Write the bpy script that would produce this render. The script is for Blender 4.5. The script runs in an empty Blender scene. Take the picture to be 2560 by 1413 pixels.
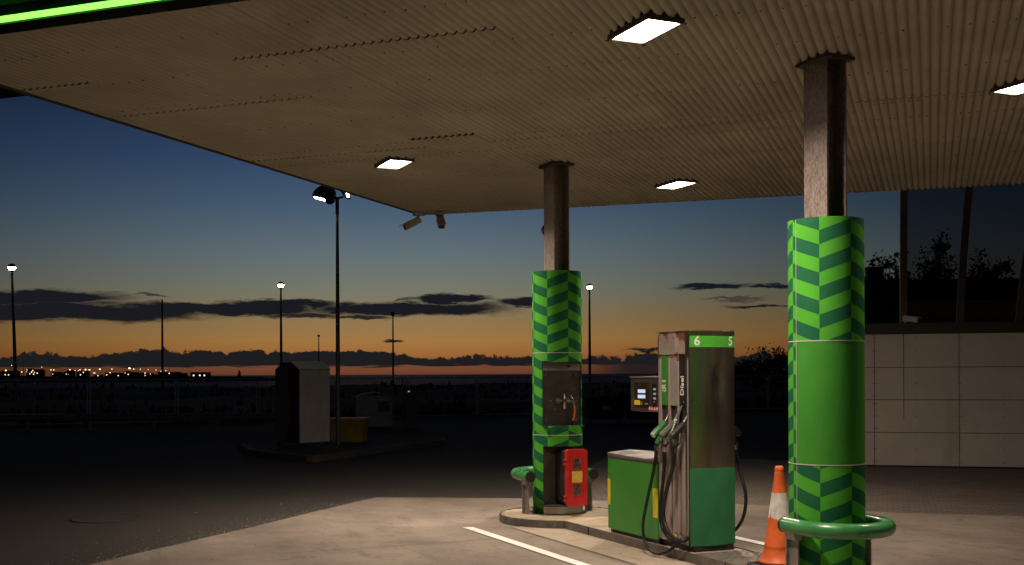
import bpy, bmesh, math, random
from mathutils import Vector, Matrix, noise
random.seed(7)
R = math.radians
sc = bpy.context.scene
col = sc.collection

# ------------------------------------------------------------------ camera
cam = bpy.data.cameras.new('camera'); camo = bpy.data.objects.new('camera', cam)
col.objects.link(camo); sc.camera = camo
cam.lens = 39.94; cam.sensor_width = 36; cam.shift_y = .0895
cam.clip_start = .1; cam.clip_end = 90000
camo.location = (0, 0, 1.75); camo.rotation_euler = (math.pi/2, R(.25), 0)

# ------------------------------------------------------------------ world
world = bpy.data.worlds.new('World'); sc.world = world; world.use_nodes = True

class NT:
    def __init__(s, tree): s.t = tree; s.n = tree.nodes; s.l = tree.links
    def set(s, sock, v):
        if v is None: return
        if isinstance(v, bpy.types.NodeSocket): s.l.new(v, sock)
        else: sock.default_value = v
    def m(s, op, a, b=None, c=None, clamp=False):
        n = s.n.new('ShaderNodeMath'); n.operation = op; n.use_clamp = clamp
        for i, v in enumerate((a, b, c)): s.set(n.inputs[i], v)
        return n.outputs[0]
    def vm(s, op, a, b=None):
        n = s.n.new('ShaderNodeVectorMath'); n.operation = op
        s.set(n.inputs[0], a); s.set(n.inputs[1], b)
        return n.outputs['Value'] if op == 'LENGTH' else n.outputs[0]
    def xyz(s, x, y, z):
        n = s.n.new('ShaderNodeCombineXYZ')
        for i, v in enumerate((x, y, z)): s.set(n.inputs[i], v)
        return n.outputs[0]
    def sep(s, v):
        n = s.n.new('ShaderNodeSeparateXYZ'); s.set(n.inputs[0], v); return n.outputs
    def noise(s, vec, scale, detail=4, rough=.55, dist=0):
        n = s.n.new('ShaderNodeTexNoise'); s.set(n.inputs['Vector'], vec)
        n.inputs['Scale'].default_value = scale; n.inputs['Detail'].default_value = detail
        n.inputs['Roughness'].default_value = rough; n.inputs['Distortion'].default_value = dist
        return n.outputs['Fac']
    def rng(s, v, a, b, c=0., d=1., smooth=False):
        n = s.n.new('ShaderNodeMapRange'); n.interpolation_type = 'SMOOTHSTEP' if smooth else 'LINEAR'
        s.set(n.inputs[0], v)
        for i, x in enumerate((a, b, c, d)): s.set(n.inputs[1+i], x)
        return n.outputs[0]
    def mix(s, f, a, b, mode='MIX'):
        n = s.n.new('ShaderNodeMix'); n.data_type = 'RGBA'; n.blend_type = mode
        s.set(n.inputs['Factor'], f)
        s.set(n.inputs[6], a if not isinstance(a, tuple) or len(a) == 4 else (*a, 1))
        s.set(n.inputs[7], b if not isinstance(b, tuple) or len(b) == 4 else (*b, 1))
        return n.outputs[2]
    def ramp(s, f, stops):
        n = s.n.new('ShaderNodeValToRGB'); cr = n.color_ramp
        while len(cr.elements) < len(stops): cr.elements.new(.5)
        for e, (p, c) in zip(cr.elements, stops): e.position = p; e.color = (*c, 1)
        s.set(n.inputs[0], f); return n.outputs[0]

def srgb(r, g, b):
    return tuple((v/255/12.92 if v/255 <= .04045 else ((v/255+.055)/1.055)**2.4) for v in (r, g, b))

def build_world():
    w = NT(world.node_tree)
    bg = w.n['Background']
    tc = w.n.new('ShaderNodeTexCoord'); d = tc.outputs['Generated']
    x, y, z = w.sep(d)
    el = w.m('MULTIPLY', w.m('ARCSINE', z), 57.2958)
    az = w.m('MULTIPLY', w.m('ARCTAN2', x, y), 57.2958)
    sky = w.n.new('ShaderNodeTexSky'); sky.sky_type = 'NISHITA'; sky.sun_disc = False
    sky.sun_elevation = R(-4.5); sky.sun_rotation = R(-7)
    fac = w.m('SQRT', w.m('DIVIDE', w.m('MAXIMUM', el, 0.0), 90.0))
    P = lambda e: math.sqrt(e/90)
    grad = w.ramp(fac, [(0, srgb(98, 56, 42)), (P(.5), srgb(122, 73, 48)), (P(1.0), srgb(158, 103, 54)), (P(1.7), srgb(163, 119, 66)),
        (P(2.8), srgb(142, 119, 82)), (P(4.3), srgb(118, 120, 106)), (P(6), srgb(98, 112, 118)), (P(8.3), srgb(70, 92, 114)),
        (P(10.5), srgb(50, 72, 104)), (P(13), srgb(34, 54, 84)), (P(18), srgb(20, 36, 64)), (P(30), srgb(13, 23, 44)), (1, srgb(8, 14, 30))])
    da = w.m('DIVIDE', w.m('ADD', az, 6.0), 20.0)
    fall = w.m('EXPONENT', w.m('MULTIPLY', w.m('MULTIPLY', da, da), -1.0))
    fall = w.m('ADD', w.m('MULTIPLY', fall, .82), .18)
    base = w.mix(1.0, grad, w.xyz(fall, fall, fall), 'MULTIPLY')
    base = w.mix(.02, base, sky.outputs[0])
    # clouds: soft streaks at a few places of the western sky, in degrees of azimuth and elevation
    warp = w.noise(w.xyz(w.m('MULTIPLY', az, .35), w.m('MULTIPLY', el, 1.6), 0.0), 1.0, 4, .62)
    warp2 = w.noise(w.xyz(w.m('MULTIPLY', az, .9), w.m('MULTIPLY', el, 3.5), 7.0), 1.0, 3, .65)
    elw = w.m('ADD', el, w.m('MULTIPLY', w.m('SUBTRACT', warp, .5), .95))
    elw = w.m('ADD', elw, w.m('MULTIPLY', w.m('SUBTRACT', warp2, .5), .26))
    pt = w.xyz(az, elw, 0.0)
    streaks = [(-23.5, 3.68, 5.0, .36, 1), (-22.5, 3.03, 8.4, .46, 1), (-14.0, 3.25, 4.8, .34, 1), (-11.4, 3.5, 3.0, .25, 1), (-10.4, 2.95, 2.2, .17, .8),
        (-5.3, 3.28, 5.4, .38, 1), (-3.0, 3.8, 2.1, .24, 1), (1.0, 3.6, 1.9, .32, 1), (-7.6, 2.85, 1.7, .12, .8), (10.0, 4.3, 1.9, .17, .95), (13.0, 4.2, 1.5, .11, .85),
        (11.0, 3.7, 1.6, .1, .5), (12.6, 3.3, 2.0, .1, .85), (-5.95, 1.62, .5, .05, .9), (7.4, 1.22, 1.7, .09, .9), (-5.2, 3.75, 1.0, .08, .6), (-30, 3.3, 6, .3, 1),
        (20, 3.6, 5, .2, .9), (-17.6, 3.9, .9, .07, .6), (-19.5, 4.0, .8, .05, .5)]
    mask = None
    for a, e, sw, sh, op in streaks:
        q = w.vm('MULTIPLY', w.vm('SUBTRACT', pt, (a, e, 0)), (1/sw, 1/sh, 0))
        k = w.m('MULTIPLY', w.rng(w.vm('LENGTH', q), 1.25, .55, 0, 1, True), op)
        mask = k if mask is None else w.m('MAXIMUM', mask, k)
    # the low cumulus bank on the horizon
    b1 = w.noise(w.xyz(w.m('MULTIPLY', az, .55), w.m('MULTIPLY', el, .55), 3.0), 1.0, 1, .5)
    b2 = w.noise(w.xyz(w.m('MULTIPLY', az, 2.6), w.m('MULTIPLY', el, 2.6), 11.0), 1.0, 3, .6)
    hump = w.m('DIVIDE', w.m('ADD', az, 14.0), 9.0)
    hump = w.m('EXPONENT', w.m('MULTIPLY', w.m('MULTIPLY', hump, hump), -1.0))
    top = w.m('ADD', w.m('ADD', .80, w.m('MULTIPLY', hump, .42)), w.m('MULTIPLY', w.m('SUBTRACT', b1, .45), .85))
    top = w.m('ADD', top, w.m('MULTIPLY', w.m('SUBTRACT', b2, .5), .62))
    over = w.m('SUBTRACT', top, el)
    bank = w.rng(over, -.03, .06, 0, 1, True)
    slit = w.noise(w.xyz(w.m('MULTIPLY', az, .45), w.m('MULTIPLY', el, 7.0), 21.0), 1.0, 2, .6)
    low = w.rng(w.m('ADD', el, w.m('MULTIPLY', w.m('SUBTRACT', slit, .5), .55)), .38, .46, 0, 1, True)
    east = w.rng(az, 3.0, 6.0, 0, 1, True)
    low = w.m('MAXIMUM', low, w.m('MULTIPLY', east, .93))
    bank = w.m('MULTIPLY', bank, low)
    ccol = w.mix(w.rng(el, .3, 4.0), srgb(27, 26, 28), srgb(25, 26, 32))
    out = w.mix(w.m('MULTIPLY', mask, 1.2, clamp=True), base, ccol)
    out = w.mix(bank, out, srgb(29, 28, 30))
    # the cloudy belt near the horizon and the clear sky above it
    bg2 = w.n.new('ShaderNodeBackground'); mx = w.n.new('ShaderNodeMixShader')
    w.l.new(base, bg.inputs[0]); w.l.new(out, bg2.inputs[0])
    w.l.new(w.m('LESS_THAN', w.m('ABSOLUTE', w.m('SUBTRACT', el, 3.2)), 3.6), mx.inputs[0])
    w.l.new(bg.outputs[0], mx.inputs[1]); w.l.new(bg2.outputs[0], mx.inputs[2])
    w.l.new(mx.outputs[0], w.n['World Output'].inputs[0])
build_world()

# the last of the sun, already at the horizon
sunl = bpy.data.lights.new('sun', 'SUN'); suno = bpy.data.objects.new('sun', sunl); col.objects.link(suno)
sunl.energy = .02; sunl.angle = R(12); sunl.color = (1, .6, .3)
suno.rotation_euler = (R(90.0 - 1.0), 0, R(180 + 7)); suno.location = (-8, 60, 10)

sc.view_settings.view_transform = 'Standard'; sc.view_settings.look = 'None'
sc.view_settings.exposure = 0; sc.view_settings.gamma = 1
cy = sc.cycles
cy.use_denoising = True; cy.use_adaptive_sampling = True; cy.adaptive_threshold = .02; cy.max_bounces = 7; cy.diffuse_bounces = 4; cy.glossy_bounces = 4
cy.transparent_max_bounces = 12; cy.sample_clamp_indirect = 3.0; cy.caustics_reflective = False; cy.caustics_refractive = False

# island frame: origin at the far column, x to the right across the island, y away from the viewer along it
F = Vector((.541, 13.6, 0)); TI = R(24)
IX = Vector((math.cos(TI), math.sin(TI), 0)); IY = Vector((-math.sin(TI), math.cos(TI), 0))

# ------------------------------------------------------------------ materials
M = {}
def mat(name, c, rough=.6, metal=0., var=.12, scale=6, bump=0., bscale=80, spec=.5, stretch=(1, 1, 1), coat=0., dirt=None):
    m = bpy.data.materials.new(name); m.use_nodes = True; t = NT(m.node_tree); p = t.n['Principled BSDF']
    tc = t.n.new('ShaderNodeTexCoord'); v = t.vm('MULTIPLY', tc.outputs['Object'], stretch)
    n = t.noise(v, scale, 3, .6)
    lo = tuple(max(0, k*(1-var*1.6)) for k in c); hi = tuple(min(1, k*(1+var*1.2)) for k in c)
    cc = t.mix(t.rng(n, .3, .7), lo, hi)
    if dirt:
        dn = t.noise(t.vm('MULTIPLY', tc.outputs['Object'], (1, 1, .35)), dirt[1], 4, .65, .4)
        cc = t.mix(t.rng(dn, dirt[2], dirt[2]+.16), cc, dirt[0])
    t.l.new(cc, p.inputs['Base Color'])
    t.l.new(t.rng(n, .3, .7, max(.03, rough-.07), min(1, rough+.09)), p.inputs['Roughness'])
    p.inputs['Metallic'].default_value = metal; p.inputs['Specular IOR Level'].default_value = spec
    if coat: p.inputs['Coat Weight'].default_value = coat; p.inputs['Coat Roughness'].default_value = .1
    if bump:
        b = t.n.new('ShaderNodeBump'); b.inputs['Strength'].default_value = bump; b.inputs['Distance'].default_value = .01
        t.l.new(t.noise(v, bscale, 2, .6), b.inputs['Height']); t.l.new(b.outputs[0], p.inputs['Normal'])
    M[name] = m; return m

def emit(name, c, strength, sampled=True):
    m = bpy.data.materials.new(name); m.use_nodes = True; t = NT(m.node_tree)
    t.n.remove(t.n['Principled BSDF']); e = t.n.new('ShaderNodeEmission')
    e.inputs[0].default_value = (*c, 1); e.inputs[1].default_value = strength
    t.l.new(e.outputs[0], t.n['Material Output'].inputs[0])
    m.cycles.emission_sampling = 'AUTO' if sampled else 'NONE'
    M[name] = m; return m

mat('sheet', (.51, .465, .365), .55, 0, .10, 1.3, dirt=((.41, .365, .28), .8, .56))
mat('void', (.02, .018, .015), .9)
mat('trim', (.10, .08, .06), .6)
mat('fascia', (.004, .010, .005), .25, 0, .1, 3)
mat('fascia_green', (.03, .20, .03), .28, 0, .1, 3, spec=.6)
mat('post_steel', (.27, .225, .20), .5, .15, .34, 75, bump=.25, bscale=130, stretch=(1, 1, .45), dirt=((.19, .155, .135), 3, .55))
mat('plate', (.09, .08, .07), .55, .3)
mat('plain_green', (.050, .255, .030), .6, 0, .07, 2, dirt=((.04, .17, .025), 1.2, .58), spec=.15)
mat('bright_green', (.09, .46, .045), .35, 0, .05, 3)
mat('tube_green', (.05, .24, .075), .30, 0, .12, 5, coat=.2, dirt=((.06, .16, .06), 6, .64))
mat('dark_green', (.022, .165, .06), .55, 0, .12, 4, bump=.12, bscale=30, dirt=((.03, .12, .06), 3, .6))
mat('pump_green', (.048, .275, .030), .38, 0, .07, 2.5, dirt=((.05, .19, .035), 2.0, .62))
mat('yellow', (.82, .62, .02), .5, 0, .06)
mat('sticker_yellow', (.80, .55, .10), .5, 0, .10, 25)
mat('black', (.016, .015, .015), .5, 0, .2)
mat('rubber', (.010, .010, .011), .42, 0, .2, 20, bump=.1, bscale=120)
mat('dark_panel', (.065, .052, .048), .42, .2, .14, 8, dirt=((.10, .09, .08), 9, .66))
mat('bare_steel', (.44, .41, .38), .36, .85, .14, 6, stretch=(1, 1, 8), dirt=((.24, .21, .18), 4, .6))
mat('galv', (.30, .28, .26), .48, .55, .2, 14, dirt=((.17, .15, .13), 5, .58))
mat('chrome', (.62, .60, .57), .2, 1, .1, 12)
mat('red', (.62, .022, .020), .33, 0, .08, 5, coat=.2)
mat('orange_hose', (.72, .19, .05), .45)
mat('cone_orange', (.72, .13, .03), .5, 0, .12, 7, dirt=((.30, .09, .04), 5, .57), bump=.15, bscale=20)
mat('cone_white', (.66, .62, .60), .5, 0, .12, 14, dirt=((.42, .37, .35), 8, .56))
mat('white_print', (.86, .85, .82), .5, 0, .02)
mat('line_paint', (.92, .91, .88), .6, 0, .05, 30, bump=.2, bscale=200, dirt=((.72, .68, .62), 7, .68))
mat('head_case', (.055, .046, .045), .42, 0, .12, 6)
mat('head_glass', (.035, .030, .018), .16, 0, .3, 20)
mat('grey_plate', (.30, .285, .265), .5, 0, .1, 5)
mat('label_black', (.018, .016, .018), .4)
mat('red_print', (.75, .10, .08), .5)
mat('camera_white', (.55, .52, .46), .45)
mat('pole_dark', (.05, .045, .04), .5, .4)
mat('pole_grey', (.20, .19, .18), .5, .4, .15)
mat('bin_white', (.80, .77, .70), .55, 0, .08, 3, dirt=((.64, .60, .53), 2.5, .6))
mat('bin_grey', (.14, .14, .12), .6, 0, .1, 3)
mat('bin_print', (.022, .006, .006), .5, 0, .3, 6)
mat('bin_roof', (.70, .70, .56), .5, 0, .1, 3)
mat('tub_yellow', (.42, .32, .03), .5, 0, .12, 4)
mat('cabinet_grey', (.60, .58, .54), .6, 0, .12, 4)
mat('kerb', (.12, .105, .095), .85, 0, .2, 9, bump=.4, bscale=60)
mat('island_steel', (.20, .175, .155), .5, .45, .25, 7, dirt=((.10, .085, .075), 3.5, .53))
mat('plank', (.46, .38, .27), .65, 0, .16, 9, stretch=(.3, 1, 1), bump=.25, bscale=50, dirt=((.28, .22, .16), 4, .57))
mat('tile', (.50, .42, .33), .7, 0, .12, 7, bump=.2, bscale=70, dirt=((.30, .24, .18), 5, .60))
mat('checker', (.36, .31, .27), .42, .6, .25, 9, dirt=((.20, .16, .13), 6, .55))
mat('wall_panel', (.70, .62, .55), .55, 0, .06, 1.1, dirt=((.58, .51, .45), 1.1, .58))
mat('wall_back', (.03, .027, .025), .8)
mat('frame_brown', (.075, .062, .050), .5, .2)
mat('ledge', (.045, .040, .036), .6)
mat('dark_wall', (.022, .022, .022), .8)
mat('leaf', (.035, .050, .020), .7, 0, .3, 3)
mat('bark', (.035, .028, .02), .9)
mat('scrub', (.030, .034, .018), .85, 0, .4, .6)
mat('coast', (.022, .022, .014), .95, 0, .4, .3)
mat('rock', (.018, .018, .018), .9)
mat('house_wall', (.08, .075, .07), .9)
mat('house_roof', (.03, .028, .028), .9)
mat('bell', (.22, .07, .05), .5)
mat('streak', (.30, .22, .15), .8, 0, .4, 12)
mat('fence_steel', (.80, .78, .74), .5, 0)
mat('bag', (.35, .34, .33), .6)
emit('neon', (.20, 1.0, .08), 2.6)
emit('lens', (1.0, .93, .84), 22, False)
emit('lamp_glass', (1.0, .93, .74), 60)
emit('flood_lens', (1.0, .96, .88), 14)
emit('town_warm', (1.0, .74, .42), 3.6, False)
emit('town_window', (1.0, .86, .60), 1.6, False)
emit('led_green', (.15, 1, .2), .5, False)
emit('lcd', (.74, .80, 1.0), .85, False)
emit('lcd_dim', (.62, .70, .80), .42, False)

def ground_mats():
    # asphalt
    m = bpy.data.materials.new('asphalt'); m.use_nodes = True; t = NT(m.node_tree); p = t.n['Principled BSDF']; M['asphalt'] = m
    o = t.n.new('ShaderNodeTexCoord').outputs['Object']
    big = t.noise(o, .25, 5, .6); fine = t.noise(o, 55, 2, .7); mid = t.noise(o, 2.2, 3, .65)
    c = t.mix(t.rng(big, .3, .7), (.028, .025, .022), (.046, .041, .036))
    c = t.mix(t.rng(mid, .52, .72, 0, .5), c, (.03, .026, .023))
    c = t.mix(t.rng(fine, .42, .72, 0, .85), c, (.10, .088, .076))
    t.l.new(c, p.inputs['Base Color']); p.inputs['Roughness'].default_value = .8; p.inputs['Specular IOR Level'].default_value = .3
    b = t.n.new('ShaderNodeBump'); b.inputs['Strength'].default_value = .7; b.inputs['Distance'].default_value = .012
    t.l.new(fine, b.inputs['Height']); t.l.new(b.outputs[0], p.inputs['Normal'])
    # concrete forecourt
    for nm, ca, cb, cd in (('concrete', (.235, .195, .162), (.37, .31, .26), (.13, .105, .088)), ('concrete_pale', (.36, .30, .23), (.52, .44, .35), (.22, .17, .125))):
        m = bpy.data.materials.new(nm); m.use_nodes = True; t = NT(m.node_tree); p = t.n['Principled BSDF']; M[nm] = m
        o = t.n.new('ShaderNodeTexCoord').outputs['Object']
        big = t.noise(o, .55, 3, .6, .3); mid = t.noise(o, 3.6, 6, .74, .15); fine = t.noise(o, 70, 2, .7)
        ox, oy, oz = t.sep(t.vm('SUBTRACT', o, (F.x, F.y, 0)))     # across and along the pump lane
        lx = t.m('ADD', t.m('MULTIPLY', ox, math.cos(TI)), t.m('MULTIPLY', oy, math.sin(TI)))
        ly = t.m('SUBTRACT', t.m('MULTIPLY', oy, math.cos(TI)), t.m('MULTIPLY', ox, math.sin(TI)))
        wipe = t.noise(t.xyz(t.m('MULTIPLY', lx, 3.4), t.m('MULTIPLY', ly, .55), 0.0), 1.1, 5, .7, .25)
        lane = None                                                  # worn wheel tracks beside the island; darkening also paints the far column's shadow band
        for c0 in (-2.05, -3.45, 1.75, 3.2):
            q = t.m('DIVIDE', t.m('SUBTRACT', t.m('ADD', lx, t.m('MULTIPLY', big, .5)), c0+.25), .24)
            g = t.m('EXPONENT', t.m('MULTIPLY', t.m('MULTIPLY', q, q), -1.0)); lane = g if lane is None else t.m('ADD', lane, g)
        c = t.mix(t.rng(big, .32, .68), ca, cb)
        c = t.mix(t.rng(mid, .48, .72, 0, .5), c, cd)
        c = t.mix(t.rng(wipe, .54, .70, 0, .5), c, cd)
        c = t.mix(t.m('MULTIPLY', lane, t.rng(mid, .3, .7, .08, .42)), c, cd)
        c = t.mix(t.rng(fine, .30, .62, .5, 0), c, cd)
        spots = t.noise(o, 7.5, 2, .5); c = t.mix(t.rng(spots, .70, .76, 0, .7), c, tuple(k*.55 for k in cd))
        t.l.new(c, p.inputs['Base Color']); p.inputs['Roughness'].default_value = .78; p.inputs['Specular IOR Level'].default_value = .25
        b = t.n.new('ShaderNodeBump'); b.inputs['Strength'].default_value = .35; b.inputs['Distance'].default_value = .006
        t.l.new(t.m('ADD', fine, mid), b.inputs['Height']); t.l.new(b.outputs[0], p.inputs['Normal'])
    # block paving
    m = bpy.data.materials.new('paving'); m.use_nodes = True; t = NT(m.node_tree); p = t.n['Principled BSDF']; M['paving'] = m
    o = t.n.new('ShaderNodeTexCoord').outputs['Object']
    br = t.n.new('ShaderNodeTexBrick'); t.l.new(o, br.inputs['Vector'])
    br.inputs['Scale'].default_value = 1; br.inputs['Brick Width'].default_value = .21; br.inputs['Row Height'].default_value = .105
    br.inputs['Mortar Size'].default_value = .008; br.inputs['Mortar Smooth'].default_value = .2
    br.inputs['Color1'].default_value = (.15, .122, .105, 1); br.inputs['Color2'].default_value = (.20, .165, .14, 1); br.inputs['Mortar'].default_value = (.05, .042, .036, 1)
    n = t.noise(o, .8, 6, .65); c = t.mix(t.rng(n, .48, .70, 0, .5), br.outputs['Color'], (.09, .075, .065))
    t.l.new(c, p.inputs['Base Color']); p.inputs['Roughness'].default_value = .8; p.inputs['Specular IOR Level'].default_value = .3
    b = t.n.new('ShaderNodeBump'); b.inputs['Strength'].default_value = .6; b.inputs['Distance'].default_value = .01; b.invert = True
    t.l.new(br.outputs['Fac'], b.inputs['Height']); t.l.new(b.outputs[0], p.inputs['Normal'])
    # sea
    m = bpy.data.materials.new('sea'); m.use_nodes = True; t = NT(m.node_tree); p = t.n['Principled BSDF']; M['sea'] = m
    p.inputs['Base Color'].default_value = (.004, .006, .012, 1); p.inputs['Roughness'].default_value = .55; p.inputs['Specular IOR Level'].default_value = .12
    o = t.n.new('ShaderNodeTexCoord').outputs['Object']
    b = t.n.new('ShaderNodeBump'); b.inputs['Strength'].default_value = 1; b.inputs['Distance'].default_value = .6
    t.l.new(t.noise(o, .12, 4, .6), b.inputs['Height']); t.l.new(b.outputs[0], p.inputs['Normal'])
    # chevron print wrapped on the column cladding
    m = bpy.data.materials.new('chevron'); m.use_nodes = True; t = NT(m.node_tree); p = t.n['Principled BSDF']; M['chevron'] = m
    o = t.n.new('ShaderNodeTexCoord').outputs['Object']; x, y, z = t.sep(o)
    u = t.m('DIVIDE', t.m('ARCTAN2', x, t.m('MULTIPLY', y, -1.0)), R(49))
    zz = t.m('ADD', z, t.m('MULTIPLY', t.m('PINGPONG', u, 1.0), .092))
    band = t.m('FLOOR', t.m('DIVIDE', t.m('SUBTRACT', zz, 2.732), .1095))
    s = t.m('ADD', band, t.m('FLOOR', u))
    par = t.m('FLOORED_MODULO', s, 2.0)
    n = t.noise(o, 2.5, 5, .6)
    lo = t.mix(t.rng(n, .3, .7), (.015, .105, .050), (.022, .135, .060)); hi = t.mix(t.rng(n, .3, .7), (.072, .34, .032), (.088, .41, .040))
    t.l.new(t.mix(par, lo, hi), p.inputs['Base Color']); p.inputs['Roughness'].default_value = .6; p.inputs['IOR'].default_value = 1.12
    # rust-eaten taupe paint of the pump tower
    m = bpy.data.materials.new('rust_paint'); m.use_nodes = True; t = NT(m.node_tree); p = t.n['Principled BSDF']; M['rust_paint'] = m
    o = t.n.new('ShaderNodeTexCoord').outputs['Object']; x, y, z = t.sep(o)
    n1 = t.noise(o, 9, 7, .65, .5); n2 = t.noise(t.vm('MULTIPLY', o, (1, 1, .25)), 22, 5, .6); n3 = t.noise(o, 3, 4)
    paint = t.mix(t.rng(n3, .3, .7), (.31, .25, .22), (.40, .33, .295))
    paint = t.mix(t.rng(n2, .56, .75, 0, .5), paint, (.13, .10, .085))
    rust = t.mix(t.rng(t.noise(o, 60, 4), .35, .65), (.075, .028, .012), (.26, .105, .03))
    near_top = t.rng(z, 1.84, 2.04, -.2, .13); near_lip = t.rng(t.m('ABSOLUTE', t.m('SUBTRACT', z, 1.81)), .0, .07, .17, -.22)
    near_foot = t.rng(z, .30, .05, -.22, .06)
    edge = t.m('MAXIMUM', t.m('MAXIMUM', near_top, near_lip), near_foot)
    mask = t.rng(t.m('ADD', n1, edge), .53, .57, 0, 1)
    t.l.new(t.mix(mask, paint, rust), p.inputs['Base Color']); t.l.new(t.rng(mask, 0, 1, .42, .9), p.inputs['Roughness'])
    # brushed stainless end panel with stains and a dent
    m = bpy.data.materials.new('stainless'); m.use_nodes = True; t = NT(m.node_tree); p = t.n['Principled BSDF']; M['stainless'] = m
    o = t.n.new('ShaderNodeTexCoord').outputs['Object']
    st = t.noise(t.vm('MULTIPLY', o, (1, 1, .02)), 160, 3, .6); bl = t.noise(t.vm('MULTIPLY', o, (1, 1, .25)), 4, 3, .5, 0)
    c = t.mix(t.rng(bl, .35, .65), (.42, .365, .285), (.60, .53, .42))
    c = t.mix(t.rng(st, .3, .7, 0, .35), c, (.26, .22, .165))
    t.l.new(c, p.inputs['Base Color']); p.inputs['Metallic'].default_value = 1
    t.l.new(t.rng(bl, .3, .7, .24, .36), p.inputs['Roughness'])
    dent = t.vm('LENGTH', t.vm('MULTIPLY', t.vm('SUBTRACT', o, (.03, -.84, 1.56)), (1, 0, .42)))
    wob = t.noise(t.vm('MULTIPLY', o, (1, 1, .6)), 3.2, 3, .5)
    h = t.m('ADD', t.m('MULTIPLY', t.rng(dent, 0, .09, 1, 0, True), -.7), t.m('MULTIPLY', wob, .22))
    b = t.n.new('ShaderNodeBump'); b.inputs['Strength'].default_value = .9; b.inputs['Distance'].default_value = .03
    t.l.new(h, b.inputs['Height']); t.l.new(b.outputs[0], p.inputs['Normal'])
    # tinted glazing
    m = bpy.data.materials.new('tinted_glass'); m.use_nodes = True; t = NT(m.node_tree); M['tinted_glass'] = m
    t.n.remove(t.n['Principled BSDF'])
    tr = t.n.new('ShaderNodeBsdfTransparent'); tr.inputs[0].default_value = (.50, .50, .52, 1)
    gl = t.n.new('ShaderNodeBsdfGlossy'); gl.inputs[0].default_value = (.6, .6, .6, 1); gl.inputs[1].default_value = .04
    fr = t.n.new('ShaderNodeFresnel'); fr.inputs[0].default_value = 1.45
    mx = t.n.new('ShaderNodeMixShader'); t.l.new(fr.outputs[0], mx.inputs[0]); t.l.new(tr.outputs[0], mx.inputs[1]); t.l.new(gl.outputs[0], mx.inputs[2])
    t.l.new(mx.outputs[0], t.n['Material Output'].inputs[0])
    # scratched clear window of the extinguisher box
    mat('box_window', (.10, .065, .05), .22, 0, .5, 30, dirt=((.22, .18, .15), 25, .5))
ground_mats()

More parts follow.
